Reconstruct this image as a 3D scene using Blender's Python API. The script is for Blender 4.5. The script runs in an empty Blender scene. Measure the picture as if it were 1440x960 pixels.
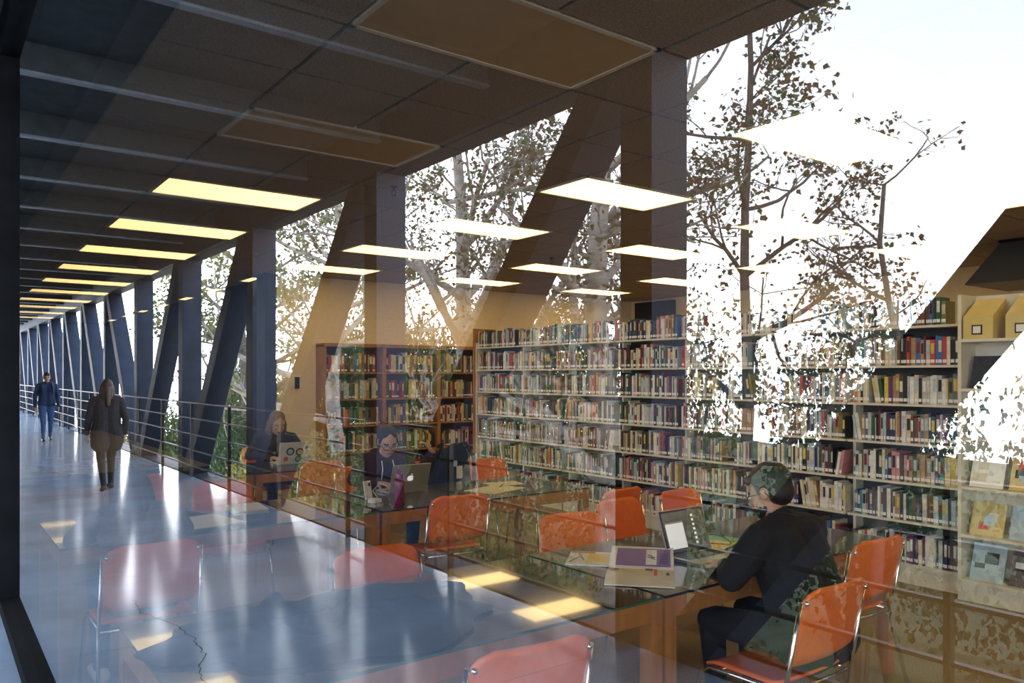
import bpy, math, random
import numpy as np
from mathutils import Vector, Matrix
PI = math.pi
C = bpy.context.scene.collection
S = bpy.context.scene
# ------------------------------------------------------------------ camera, sky, exposure
# The camera stands in the walkway, half a metre from the library's glass wall (plane y=0). Library: y>0. Walkway: y<0.
D0 = 0.47          # camera to glass
CAMH = 1.65
cam = bpy.data.cameras.new('camera'); cam_o = bpy.data.objects.new('camera', cam); C.objects.link(cam_o)
cam_o.location = (0, -D0, CAMH); cam_o.rotation_euler = (PI/2, 0, math.radians(53.16))
cam.sensor_width = 36; cam.lens = 36*1100/1440; cam.shift_y = 47/1440; cam.clip_start = 0.02; cam.clip_end = 500
S.camera = cam_o
S.view_settings.view_transform = 'Standard'; S.view_settings.look = 'None'
S.view_settings.exposure = 0.0; S.view_settings.gamma = 1.0; S.view_settings.use_curve_mapping = False
W = bpy.data.worlds.new('sky'); S.world = W; W.use_nodes = True
nt = W.node_tree; nt.nodes.clear()
o_ = nt.nodes.new('ShaderNodeOutputWorld'); bg = nt.nodes.new('ShaderNodeBackground')
tc = nt.nodes.new('ShaderNodeTexCoord'); sx = nt.nodes.new('ShaderNodeSeparateXYZ'); cr = nt.nodes.new('ShaderNodeValToRGB')
cr.color_ramp.elements[0].position = 0.0; cr.color_ramp.elements[0].color = (0.95, 0.97, 1.0, 1)
cr.color_ramp.elements[1].position = 0.6; cr.color_ramp.elements[1].color = (0.36, 0.46, 0.64, 1)
nt.links.new(tc.outputs['Generated'], sx.inputs[0]); nt.links.new(sx.outputs['Z'], cr.inputs[0])
nt.links.new(cr.outputs[0], bg.inputs[0]); bg.inputs[1].default_value = 12.5
nt.links.new(bg.outputs[0], o_.inputs[0])

def P(a, b, z=0.0): return Vector((-a, b-D0, z))          # library point: a metres along the glass, b metres from the camera plane
def Q(a, b, z=0.0): return Vector((-a, -(b-D0), z))       # walkway / outdoor point seen in the glass

# ------------------------------------------------------------------ materials
def mat(name, col, rough=0.6, metal=0.0, var=0.0, scale=8.0, bump=0.0, coat=0.0, emit=0.0, spec=None, stretch=None, col2=None):
    m = bpy.data.materials.new(name); m.use_nodes = True
    n = m.node_tree.nodes; l = m.node_tree.links; p = n['Principled BSDF']
    p.inputs['Base Color'].default_value = (*col, 1); p.inputs['Roughness'].default_value = rough; p.inputs['Metallic'].default_value = metal
    if coat: p.inputs['Coat Weight'].default_value = coat; p.inputs['Coat Roughness'].default_value = 0.03
    if spec is not None: p.inputs['Specular IOR Level'].default_value = spec
    if emit: p.inputs['Emission Color'].default_value = (*col, 1); p.inputs['Emission Strength'].default_value = emit
    if var or bump:
        t = n.new('ShaderNodeTexCoord'); mp = n.new('ShaderNodeMapping'); nz = n.new('ShaderNodeTexNoise')
        nz.inputs['Scale'].default_value = scale; nz.inputs['Detail'].default_value = 5
        if stretch: mp.inputs['Scale'].default_value = stretch
        l.new(t.outputs['Object'], mp.inputs[0]); l.new(mp.outputs[0], nz.inputs['Vector'])
        if var:
            r = n.new('ShaderNodeValToRGB'); c2 = col2 or tuple(min(1, c*(1+var)) for c in col); c1 = tuple(c*(1-var) for c in col)
            r.color_ramp.elements[0].position = 0.35; r.color_ramp.elements[1].position = 0.65
            r.color_ramp.elements[0].color = (*c1, 1); r.color_ramp.elements[1].color = (*c2, 1)
            l.new(nz.outputs['Fac'], r.inputs[0]); l.new(r.outputs[0], p.inputs['Base Color'])
        if bump:
            bp = n.new('ShaderNodeBump'); bp.inputs['Strength'].default_value = bump; bp.inputs['Distance'].default_value = 0.01
            l.new(nz.outputs['Fac'], bp.inputs['Height']); l.new(bp.outputs[0], p.inputs['Normal'])
    return m

M = {}
M['steel'] = mat('black_painted_steel', (0.006, 0.007, 0.009), 0.7, 0, 0.25, 5, spec=0.05)
M['truss'] = mat('dark_blue_steel', (0.020, 0.030, 0.054), 0.55, 0, 0.2, 4, spec=0.2)
M['rail'] = mat('gloss_black_rail', (0.009, 0.010, 0.012), 0.42, 0, 0.15, 6, spec=0.4)
M['conc'] = mat('polished_concrete', (0.29, 0.37, 0.47), 0.14, 0, 0.13, 1.6, 0.015)
M['crack'] = mat('crack_dark', (0.02, 0.02, 0.022), 0.9, 0, 0.2)
M['soffit'] = mat('walkway_soffit', (0.035, 0.045, 0.055), 0.8, 0, 0.2)
M['beam'] = mat('blue_grey_beam', (0.15, 0.19, 0.24), 0.5, 0, 0.15)
M['tile'] = mat('ceiling_tile', (0.36, 0.30, 0.24), 0.95, 0, 0.22, 90, 0.35)
M['grid'] = mat('ceiling_grid', (0.03, 0.028, 0.026), 0.6, 0, 0.1)
M['wall'] = mat('cream_wall', (0.88, 0.73, 0.49), 0.85, 0, 0.03, 20, 0.03)
M['carpet'] = mat('tan_carpet', (0.30, 0.225, 0.12), 0.98, 0, 0.3, 120, 0.5)
M['wood'] = mat('oak', (0.40, 0.18, 0.055), 0.45, 0, 0.16, 2.5, 0.0, stretch=(6, 6, 1.2))
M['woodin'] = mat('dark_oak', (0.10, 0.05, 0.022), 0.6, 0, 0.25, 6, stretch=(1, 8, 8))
M['blacktop'] = mat('black_laminate', (0.012, 0.012, 0.014), 0.3, 0, 0.1, coat=0.8)
M['olivetop'] = mat('table_glass_top', (0.045, 0.036, 0.018), 0.10, 0, 0.15, 3, coat=1.0)
M['edge'] = mat('green_glass_edge', (0.04, 0.16, 0.12), 0.15, 0, 0.1)
M['orange'] = mat('orange_enamel', (0.86, 0.17, 0.022), 0.38, 0, 0.06, 30, coat=0.25)
M['chrome'] = mat('chrome', (0.75, 0.76, 0.78), 0.14, 1.0, 0.04)
M['cream'] = mat('cream_metal', (0.72, 0.68, 0.56), 0.5, 0, 0.05, 12)
M['gapshade'] = mat('shelf_gap_shade', (0.05, 0.05, 0.052), 0.8, 0, 0.2)
M['white'] = mat('paper_white', (0.85, 0.84, 0.80), 0.7, 0, 0.03)
M['paper'] = mat('page_cream', (0.74, 0.66, 0.50), 0.8, 0, 0.06)
M['black'] = mat('black_plastic', (0.012, 0.012, 0.013), 0.4, 0, 0.2)
M['fabricblk'] = mat('black_cloth', (0.007, 0.0075, 0.010), 0.9, 0, 0.35, 30, 0.3)
M['alu'] = mat('aluminium', (0.62, 0.62, 0.62), 0.3, 0.9, 0.03)
M['keys'] = mat('keyboard', (0.03, 0.03, 0.03), 0.5, 0, 0.1)
M['screen'] = mat('screen_dark', (0.10, 0.11, 0.10), 0.15, 0, 0.4, 9, emit=0.25)
M['screenw'] = mat('screen_white', (0.85, 0.87, 0.9), 0.2, 0, 0.02, emit=0.7)
M['logo'] = mat('logo_glow', (0.95, 0.97, 1.0), 0.3, emit=0.9, var=0.01)
M['purple'] = mat('purple_print', (0.19, 0.10, 0.36), 0.45, 0, 0.1)
M['yellow'] = mat('yellow_print', (0.85, 0.58, 0.03), 0.5, 0, 0.08)
M['red'] = mat('red_print', (0.62, 0.06, 0.03), 0.5, 0, 0.1)
M['green'] = mat('green_print', (0.12, 0.50, 0.22), 0.5, 0, 0.1)
M['pink'] = mat('pink_bottle', (0.22, 0.012, 0.07), 0.25, 0, 0.15, 20, coat=0.5)
M['blueprint'] = mat('pale_blue_print', (0.45, 0.58, 0.66), 0.5, 0, 0.15)
M['yfile'] = mat('yellow_file', (0.70, 0.55, 0.20), 0.6, 0, 0.06)
M['skin'] = mat('skin', (0.50, 0.27, 0.17), 0.5, 0, 0.06, 14)
M['skinl'] = mat('skin_light', (0.58, 0.34, 0.23), 0.5, 0, 0.06, 14)
M['hairb'] = mat('hair_black', (0.010, 0.008, 0.008), 0.42, 0, 0.4, 70, 0.4, stretch=(6, 6, 1))
M['hairbr'] = mat('hair_brown', (0.05, 0.025, 0.014), 0.42, 0, 0.4, 70, 0.4, stretch=(6, 6, 1))
M['hairfair'] = mat('hair_fair', (0.22, 0.13, 0.06), 0.45, 0, 0.4, 70, 0.4, stretch=(6, 6, 1))
M['denim'] = mat('denim', (0.05, 0.11, 0.26), 0.85, 0, 0.2, 60)
M['navy'] = mat('navy_cotton', (0.022, 0.045, 0.12), 0.85, 0, 0.2, 30)
M['charc'] = mat('charcoal_wool', (0.032, 0.028, 0.030), 0.95, 0, 0.3, 50, 0.3)
M['mauve'] = mat('mauve_knit', (0.13, 0.11, 0.125), 0.9, 0, 0.2, 40)
M['darkpants'] = mat('dark_trousers', (0.013, 0.014, 0.02), 0.9, 0, 0.25)
M['maroon'] = mat('maroon_hoodie', (0.045, 0.014, 0.022), 0.9, 0, 0.2, 30)
M['lips'] = mat('lips', (0.36, 0.12, 0.10), 0.45, 0, 0.05)
M['eyew'] = mat('eye_white', (0.75, 0.73, 0.70), 0.3, 0, 0.02)
M['bark'] = mat('pale_bark', (0.30, 0.27, 0.23), 0.9, 0, 0.35, 6, 0.5)
M['bark2'] = mat('grey_bark', (0.10, 0.085, 0.075), 0.9, 0, 0.35, 9, 0.5)
M['ground'] = mat('hillside_soil', (0.07, 0.085, 0.035), 1.0, 0, 0.4, 1.5)
def leafmat(name, col):
    m = mat(name, col, 0.6, 0, 0.35, 1.3)
    n = m.node_tree.nodes; l = m.node_tree.links; p = n['Principled BSDF']
    tr = n.new('ShaderNodeBsdfTranslucent'); tr.inputs[0].default_value = (*col, 1); mx = n.new('ShaderNodeMixShader'); mx.inputs[0].default_value = 0.35
    l.new(p.outputs[0], mx.inputs[1]); l.new(tr.outputs[0], mx.inputs[2]); l.new(mx.outputs[0], n['Material Output'].inputs[0])
    return m
M['leafb'] = leafmat('brown_leaf', (0.10, 0.055, 0.022)); M['leafg'] = leafmat('green_leaf', (0.065, 0.10, 0.025)); M['leafd'] = leafmat('deep_green_leaf', (0.030, 0.070, 0.022)); M['leafy'] = leafmat('yellow_green_leaf', (0.15, 0.14, 0.04))
def lampmat(name, col, e):
    m = mat(name, col, 0.5, var=0.02); p = m.node_tree.nodes['Principled BSDF']
    p.inputs['Emission Color'].default_value = (*col, 1); p.inputs['Emission Strength'].default_value = e; return m
M['lamp'] = lampmat('lit_diffuser', (1.0, 0.71, 0.28), 6.4)
M['lampoff'] = mat('unlit_diffuser', (0.55, 0.40, 0.22), 0.6, 0, 0.04)
# glass: clear pane with the Fresnel reflection of its several surfaces
g = bpy.data.materials.new('window_glass'); g.use_nodes = True; M['glass'] = g
n = g.node_tree.nodes; l = g.node_tree.links; n.clear()
R0 = 0.115
out = n.new('ShaderNodeOutputMaterial'); mix = n.new('ShaderNodeMixShader'); tr = n.new('ShaderNodeBsdfTransparent'); gl = n.new('ShaderNodeBsdfGlossy'); lw = n.new('ShaderNodeLayerWeight')
pw = n.new('ShaderNodeMath'); pw.operation = 'POWER'; pw.inputs[1].default_value = 2.7; ma = n.new('ShaderNodeMath'); ma.operation = 'MULTIPLY_ADD'; ma.inputs[1].default_value = 1-R0; ma.inputs[2].default_value = R0
lw.inputs[0].default_value = 0.5; tr.inputs[0].default_value = (0.66, 0.66, 0.64, 1); gl.inputs['Roughness'].default_value = 0.0; gl.inputs[0].default_value = (1, 1, 1, 1)
l.new(lw.outputs['Facing'], pw.inputs[0]); l.new(pw.outputs[0], ma.inputs[0]); l.new(ma.outputs[0], mix.inputs[0])   # Schlick: the same from both sides
l.new(tr.outputs[0], mix.inputs[1]); l.new(gl.outputs[0], mix.inputs[2]); l.new(mix.outputs[0], out.inputs[0])

# ------------------------------------------------------------------ builders
class B:
    def __init__(s): s.v = []; s.f = []; s.m = []; s.cur = 0
    def add(s, vs, fs):
        k = len(s.v); s.v += [tuple(x) for x in vs]; s.f += [tuple(i+k for i in q) for q in fs]; s.m += [s.cur]*len(fs)
    def hexa(s, c): s.add(c, [(0,3,2,1), (4,5,6,7), (0,1,5,4), (1,2,6,5), (2,3,7,6), (3,0,4,7)])
    def box(s, x0, x1, y0, y1, z0, z1):
        x0, x1 = min(x0, x1), max(x0, x1); y0, y1 = min(y0, y1), max(y0, y1)
        s.hexa([(x0,y0,z0), (x1,y0,z0), (x1,y1,z0), (x0,y1,z0), (x0,y0,z1), (x1,y0,z1), (x1,y1,z1), (x0,y1,z1)])
    def tube(s, pts, r, n=8, cap=True):
        pts = [Vector(p) for p in pts]; rs = r if isinstance(r, (list, tuple)) else [r]*len(pts); vs = []; ref = None
        for i, p in enumerate(pts):
            d = (pts[min(i+1, len(pts)-1)]-pts[max(i-1, 0)]).normalized()
            if ref is None: ref = Vector((0,0,1)) if abs(d.z) < 0.9 else Vector((1,0,0))
            u = d.cross(ref).normalized(); w = u.cross(d).normalized(); ref = w
            for j in range(n):
                t = 2*PI*j/n; vs.append(p+(u*math.cos(t)+w*math.sin(t))*rs[i])
        fs = [(i*n+j, i*n+(j+1) % n, (i+1)*n+(j+1) % n, (i+1)*n+j) for i in range(len(pts)-1) for j in range(n)]
        if cap: fs += [tuple(range(n))[::-1], tuple((len(pts)-1)*n+j for j in range(n))]
        s.add(vs, fs)
    def ell(s, c, r, R=None, n=14, k=8):
        vs = []
        for i in range(1, k):
            for j in range(n):
                t, q = PI*i/k, 2*PI*j/n; p = Vector((r[0]*math.sin(t)*math.cos(q), r[1]*math.sin(t)*math.sin(q), r[2]*math.cos(t)))
                vs.append((R @ p if R else p)+Vector(c))
        top = Vector((0,0,r[2])); vs.append((R @ top if R else top)+Vector(c)); bot = -top; vs.append((R @ bot if R else bot)+Vector(c))
        fs = [(i*n+j, (i+1)*n+j, (i+1)*n+(j+1) % n, i*n+(j+1) % n) for i in range(k-2) for j in range(n)]
        fs += [(len(vs)-2, j, (j+1) % n) for j in range(n)] + [(len(vs)-1, (k-2)*n+(j+1) % n, (k-2)*n+j) for j in range(n)]
        s.add(vs, fs)
    def caps(s, p0, r0, p1, r1, n=12):
        p0, p1 = Vector(p0), Vector(p1); d = (p1-p0).normalized()
        pts = [p0-d*r0*math.cos(t) for t in (0.15, 0.6, 1.1)] + [p0, p1] + [p1+d*r1*math.cos(t) for t in (1.1, 0.6, 0.15)]
        s.tube(pts, [r0*math.sin(t) for t in (0.15, 0.6, 1.1)]+[r0, r1]+[r1*math.sin(t) for t in (1.1, 0.6, 0.15)], n)
    def lathe(s, prof, c=(0,0,0), n=16):
        vs = [(c[0]+r*math.cos(2*PI*j/n), c[1]+r*math.sin(2*PI*j/n), c[2]+z) for r, z in prof for j in range(n)]
        fs = [(i*n+j, i*n+(j+1) % n, (i+1)*n+(j+1) % n, (i+1)*n+j) for i in range(len(prof)-1) for j in range(n)]
        fs += [tuple(range(n))[::-1], tuple((len(prof)-1)*n+j for j in range(n))]; s.add(vs, fs)
    def sheet(s, fn, nu, nv, th):
        """a curved panel: fn(u, v) in 0..1 with thickness"""
        g_ = [[Vector(fn(i/nu, j/nv)) for j in range(nv+1)] for i in range(nu+1)]; vs = []
        for side in (0.5, -0.5):
            for i in range(nu+1):
                for j in range(nv+1):
                    du = g_[min(i+1, nu)][j]-g_[max(i-1, 0)][j]; dv = g_[i][min(j+1, nv)]-g_[i][max(j-1, 0)]
                    nn = du.cross(dv); nn = nn.normalized() if nn.length > 1e-9 else Vector((0,0,1)); vs.append(g_[i][j]+nn*th*side)
        K = (nu+1)*(nv+1); ix = lambda i, j: i*(nv+1)+j; fs = []
        for i in range(nu):
            for j in range(nv):
                q = (ix(i,j), ix(i+1,j), ix(i+1,j+1), ix(i,j+1)); fs += [q, tuple(x+K for x in q[::-1])]
        rim = [ix(i,0) for i in range(nu)]+[ix(nu,j) for j in range(nv)]+[ix(i,nv) for i in range(nu, 0, -1)]+[ix(0,j) for j in range(nv, 0, -1)]
        fs += [(rim[k], rim[k]+K, rim[(k+1) % len(rim)]+K, rim[(k+1) % len(rim)]) for k in range(len(rim))]
        s.add(vs, fs)
    def mesh(s, name, mats, smooth=False):
        me = bpy.data.meshes.new(name); me.from_pydata(s.v, [], s.f)
        for m in (mats if isinstance(mats, list) else [mats]): me.materials.append(M[m] if isinstance(m, str) else m)
        if any(s.m): me.polygons.foreach_set('material_index', s.m)
        if smooth: me.polygons.foreach_set('use_smooth', [True]*len(me.polygons))
        me.update(); return me
    def build(s, name, mats, parent=None, smooth=False, **kw): return link(name, s.mesh(name, mats, smooth), parent, **kw)

def link(name, me, parent=None, loc=None, rz=0, **kw):
    o = bpy.data.objects.new(name, me); C.objects.link(o); o.parent = parent
    if loc is not None: o.location = loc
    if rz: o.rotation_euler = (0, 0, rz)
    for k, v in kw.items(): o[k] = v
    return o
def thing(name, label, cat, loc=(0,0,0), rz=0, group=None):
    o = link(name, None, None, loc, rz, label=label, category=cat)
    if group: o['group'] = group
    return o
def copy_tree(o, parent=None):
    c = o.copy(); C.objects.link(c); c.parent = parent
    for ch in list(o.children): copy_tree(ch, c)
    return c
def bx(name, m, dims, parent=None, **kw):
    b = B(); b.box(*dims); return b.build(name, m, parent, **kw)
def text(name, s, size, m, parent, loc, rot):
    cu = bpy.data.curves.new(name, 'FONT'); cu.body = s; cu.size = size; cu.align_x = 'CENTER'; cu.align_y = 'CENTER'; cu.extrude = 0.0004
    t = bpy.data.objects.new('tmp', cu); C.objects.link(t)
    me = bpy.data.meshes.new_from_object(t.evaluated_get(bpy.context.evaluated_depsgraph_get())); bpy.data.objects.remove(t); me.materials.clear(); me.materials.append(M[m])
    o = link(name, me, parent, loc); o.rotation_euler = rot; return o
def seat_rot(fwd): return PI if fwd > 0 else 0.0      # fwd>0: faces along +a (world -x)

# ------------------------------------------------------------------ the setting: walkway
random.seed(4)
XR, XL = 7.0, -46.0
YW = Q(0, 3.46).y                # outer edge of the walkway floor
fl = bx('floor', 'crack', (XL, XR, YW, -0.0, -0.25, -0.012), kind='structure', label='grey polished concrete walkway floor beside the glass wall')
BAY = 3.61; A0 = 3.28
def fin_a(k): return A0 + BAY*k
slab_a = [-7.0] + [5.2 + BAY/2*k for k in range(-6, 24)]
slab_a = sorted(set(round(x, 3) for x in slab_a if -7 <= x <= 46)) + [46.0]
for a0, a1 in zip(slab_a[:-1], slab_a[1:]):
    bx('concrete_slab', 'conc', (-a1+0.003, -a0-0.003, YW, 0.0, -0.012, 0.0), fl)
b = B(); cx = [(3.9, 1.1), (4.2, 1.22), (4.5, 1.2), (4.8, 1.32), (5.1, 1.34), (5.5, 1.31), (5.9, 1.2), (6.3, 1.22)]; pts = []
for i in range(len(cx)-1):
    for t in range(8):
        f = t/8; pts.append((cx[i][0]*(1-f)+cx[i+1][0]*f, cx[i][1]*(1-f)+cx[i+1][1]*f+random.uniform(-0.014, 0.014)))
for p, q in zip(pts[:-1], pts[1:]):
    w = random.uniform(0.002, 0.004); b.add([Q(p[0], p[1]-w, 0.0006), Q(q[0], q[1]-w, 0.0006), Q(q[0], q[1]+w, 0.0006), Q(p[0], p[1]+w, 0.0006)], [(0,1,2,3)])
b.build('crack', 'crack', fl)
bx('baseboard_outer', 'steel', (XL, XR, Q(0, 3.88).y, YW, -0.3, -0.02), kind='structure', label='black steel floor edge under the railing')
ce = bx('ceiling', 'soffit', (XL, XR, Q(0, 3.51).y, 0.20, 4.12, 4.3), kind='structure', label='dark walkway soffit crossed by steel beams')
for k in range(-4, 25):
    a = 6.8 + BAY/2*k
    bb = B(); y0, y1 = Q(0, 3.5).y, -0.06; x = -a
    bb.box(x-0.04, x+0.04, y0, y1, 3.88, 3.90); bb.cur = 1; bb.box(x-0.012, x+0.012, y0, y1, 3.90, 4.12); bb.build('ceiling_beam', ['beam', 'soffit'], ce)
# outer steel truss: header, upright fins, sloping braces
y_in, y_out = Q(0, 3.513).y, Q(0, 3.832).y
tr_ = thing('steel_truss', 'deep black steel truss of upright fins and slanting braces along the walkway', 'truss', (0, y_in, 0))
def tb(name, pts4):                     # prism in the truss plane from (a, z) corners
    b = B(); f = [(-a, 0.0, z) for a, z in pts4]; bk = [(-a, y_out-y_in, z) for a, z in pts4]
    b.hexa(f+bk); return b.build(name, 'truss', tr_)
tb('top_chord', [(-7, 3.63), (46, 3.63), (46, 4.15), (-7, 4.15)])
tb('bottom_chord', [(-7, -0.5), (46, -0.5), (46, -0.002), (-7, -0.002)])
for k in range(-2, 12):
    a = fin_a(k); tb('fin', [(a, 0), (a+0.265, 0), (a+0.265, 3.63), (a, 3.63)])
    if k < 4: tb('brace', [(a+3.225, 0), (a+3.61, 0), (a+0.585, 3.63), (a+0.265, 3.63)])
    else: tb('brace', [(a+0.265, 0), (a+0.65, 0), (a+3.61, 3.63), (a+3.29, 3.63)])
# railing
rl = thing('guard_railing', 'black steel guard railing with slim horizontal bars along the walkway edge', 'railing', (0, Q(0, 3.44).y, 0))
for k in range(-3, 20):
    a = 7.38 + 1.95*(k-2); bx('post', 'rail', (-a-0.014, -a+0.014, -0.022, 0.022, 0.0, 1.2), rl)
for z in (1.2, 0.95, 0.695, 0.44, 0.19):
    bb = B(); hw = 0.022 if z == 1.2 else 0.012; bb.box(XL, XR, -hw-0.006, hw+0.006, z-0.008, z+0.010); bb.build('top_rail' if z == 1.2 else 'bar', 'rail', rl)

# ------------------------------------------------------------------ glass wall
wn = link('window_1', None, None, (0, 0, 0), kind='structure', label='floor-to-ceiling glass wall in black steel frame between walkway and library')
AM = 6.50
for a0, a1 in ((-6.5, AM-0.0), (AM+0.07, 14.0), (14.07, 22.0), (22.07, 30), (30.07, 46)):
    b = B(); b.add([(-a0, 0, 0.06), (-a1, 0, 0.06), (-a1, 0, 3.875), (-a0, 0, 3.875)], [(0,1,2,3)]); b.build('pane', 'glass', wn)
for a in (AM, 14.0, 22.0, 30.0, 46.0, -6.57): bx('mullion', 'steel', (-a-0.07, -a, -0.06, 0.06, 0.0, 3.88), wn)
bx('bottom_rail', 'steel', (XL, 6.57, -0.06, 0.06, 0.0, 0.085), wn)
bx('head_rail', 'steel', (XL, 6.57, -0.06, 0.06, 3.88, 4.12), wn)
bx('wall_bulkhead', 'steel', (-26, 6, 0.16, 0.2, 3.13, 4.12), kind='structure', label='black bulkhead above the library ceiling edge')

# ------------------------------------------------------------------ library shell
CZ = 3.15; ZB = 11.6                 # ceiling height, rear wall
bx('floor', 'carpet', (-26, 6, 0.0, P(0, ZB).y, -0.25, 0.0), kind='structure', label='tan carpet floor of the library')
bx('wall_rear', 'wall', (-26, 6, P(0, ZB).y, P(0, ZB+0.2).y, 0, CZ+0.1), kind='structure', label='cream rear wall behind the metal shelving')
bx('wall_end', 'wall', (-11.6, -11.4, P(0, 4.16).y, P(0, ZB).y, 0, CZ), kind='structure', label='cream end wall carrying the oak bookcases')
bx('wall_near', 'wall', (6, 6.2, 0, P(0, ZB).y, 0, CZ+0.1), kind='structure', label='cream side wall of the library')
M['gloomwall'] = mat('far_end_gloom', (0.02, 0.021, 0.026), 0.9, 0, 0.1, spec=0.1)  # dimness of the far library end, put into the wall colour
bx('wall_partition', 'gloomwall', (-26, -11.72, P(0, 4.16).y, P(0, 4.3).y, 0, CZ), kind='structure', label='added partition coloured dark for the gloom beyond the cream end wall')  # partition added so that this end of the library stays dark
bx('wall_far', 'gloomwall', (-26.2, -26, 0, P(0, ZB).y, 0, CZ+0.1), kind='structure', label='wall at the distant end of the library, gloom put into its colour')
bx('trim_1', 'truss', (-11.72, -11.36, P(0, 3.98).y, P(0, 4.16).y, 0, CZ), kind='structure', label='dark blue steel column at the end of the cream wall')
bx('door_1', 'black', (-11.2, -10.2, P(0, ZB-0.1).y, P(0, ZB).y, 0, CZ-0.05), kind='structure', label='tall black doorway panel in the rear wall')
cl = bx('ceiling', 'grid', (-26, 6, 0.2, P(0, ZB).y, CZ+0.02, CZ+0.1), kind='structure', label='suspended ceiling of square speckled tiles over the library')
mod = 0.635; cells = {}
LA = [2.476+1.905*k for k in range(-4, 13)]; LBk = [(1.45, 0), (3.99, 1), (6.53, 2), (9.07, 3)]
lampcell = set()
ia0 = lambda a: round((a-2.476)/mod); ib0 = lambda v: round((v-1.45)/mod)
for a in LA:
    for v, _ in LBk:
        lampcell |= {(ia0(a), ib0(v)), (ia0(a), ib0(v)+1)}
tiles = []
for i in range(-13, 37):
    for j in range(-1, 16):
        if (i, j) in lampcell: continue
        a, v = 2.476+mod*i, 1.45+mod*j
        if a < -5.9 or a > 25: continue
        if a > 11.6-0.3 and v > 4.3: continue
        d = math.hypot(a+0.3, v+0.3); ang = math.degrees(math.atan2(v, a)); tiles.append(((0 if 12 < ang < 75 else 50)+d, a, v))
tiles.sort()
def tile_box(b, a, v): p, q = P(a+0.011, v+0.011), P(a+mod-0.011, v+mod-0.011); b.box(q.x, p.x, p.y, q.y, CZ, CZ+0.025)
tb_ = B(); tb_.box(-(mod/2-0.011), mod/2-0.011, -(mod/2-0.011), mod/2-0.011, 0, 0.025); tile_me = tb_.mesh('ceiling_tile', 'tile')
rest = B()
for k, (_, a, v) in enumerate(tiles):
    if k < 290: link('ceiling_tile', tile_me, cl, P(a+mod/2, v+mod/2, CZ))
    else: tile_box(rest, a, v)
rest.build('ceiling_tiling', 'tile', cl, kind='stuff')
ORD = ['first', 'second', 'third', 'fourth', 'fifth', 'sixth', 'seventh', 'eighth', 'ninth', 'tenth', 'eleventh', 'twelfth', 'thirteenth', 'fourteenth', 'fifteenth', 'sixteenth']
cnt = {}
def lamp(a, v, on, row):
    k = cnt.get((on, row), 0); cnt[(on, row)] = k+1; rw = ['row beside the glass wall', 'row over the reading tables', 'row over the metal shelving', 'row behind the metal shelving'][row]
    lab = f'lit warm ceiling light, {ORD[k]} after the unlit panels in the {rw}' if on and row == 0 else (f'lit warm ceiling light, {ORD[k]} from the side wall in the {rw}' if on else f'unlit beige ceiling panel, {ORD[k]} from the side wall in the {rw}')
    t = thing('ceiling_light', lab, 'ceiling light', P(a+mod/2, v+mod, CZ), 0, ('lit ' if on else 'unlit ')+['ceiling lights beside the glass', 'ceiling lights over the tables', 'ceiling lights over the shelving', 'ceiling lights behind the shelving'][row])
    b = B(); x, y = mod/2-0.004, mod-0.004
    for q in ((-x, x, -y, -y+0.025), (-x, x, y-0.025, y), (-x, -x+0.025, -y, y), (x-0.025, x, -y, y)): b.box(*q, -0.006, 0.02)
    b.build('frame', 'cream', t)
    bx('diffuser', 'lamp' if on else 'lampoff', (-x+0.024, x-0.024, -y+0.024, y-0.024, 0.0, 0.015), t)
for a in LA:
    for v, r in LBk:
        if a < -3.5 or (a > 11 and v > 4.3) or a > 24: continue
        lamp(a, v, not (r == 0 and -4 < a < 5), r)
for i, (a, v, w) in enumerate([(5.55, 2.98, 'beside the glass wall'), (7.3, 2.98, 'over the second table row'), (2.1, 3.05, 'near the unlit panel'), (7.7, 6.4, 'over the metal shelving'), (8.9, 8.6, 'behind the metal shelving')]):
    t = thing('sprinkler_head', 'small dark sprinkler head on the ceiling tile '+w, 'sprinkler', P(a, v, CZ))
    b = B(); b.lathe([(0.035, 0), (0.03, -0.008), (0.01, -0.012), (0.009, -0.035)]); b.build('escutcheon', 'black', t)
    b = B(); b.tube([(0.0, -0.014, -0.03), (0, -0.018, -0.055), (0, 0, -0.07), (0, 0.018, -0.055), (0, 0.014, -0.03)], 0.004, 6); b.lathe([(0.0, -0.078), (0.022, -0.075), (0.022, -0.07), (0.0, -0.068)]); b.build('deflector', 'black', t)
du = thing('ceiling_duct', 'black box duct with chamfered side hanging under the ceiling beyond the shelving', 'duct', P(2.95, 10.3, CZ))
b = B(); b.hexa([(-1.15, -0.7, -0.46), (1.6, -0.7, -0.46), (1.6, 0.5, -0.46), (-1.15, 0.5, -0.46), (-0.75, -0.7, 0), (1.6, -0.7, 0), (1.6, 0.5, 0), (-0.75, 0.5, 0)]); b.build('casing', 'black', du)
bx('flange', 'steel', (-0.78, 1.63, -0.73, -0.70, -0.03, -0.0), du)

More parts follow.
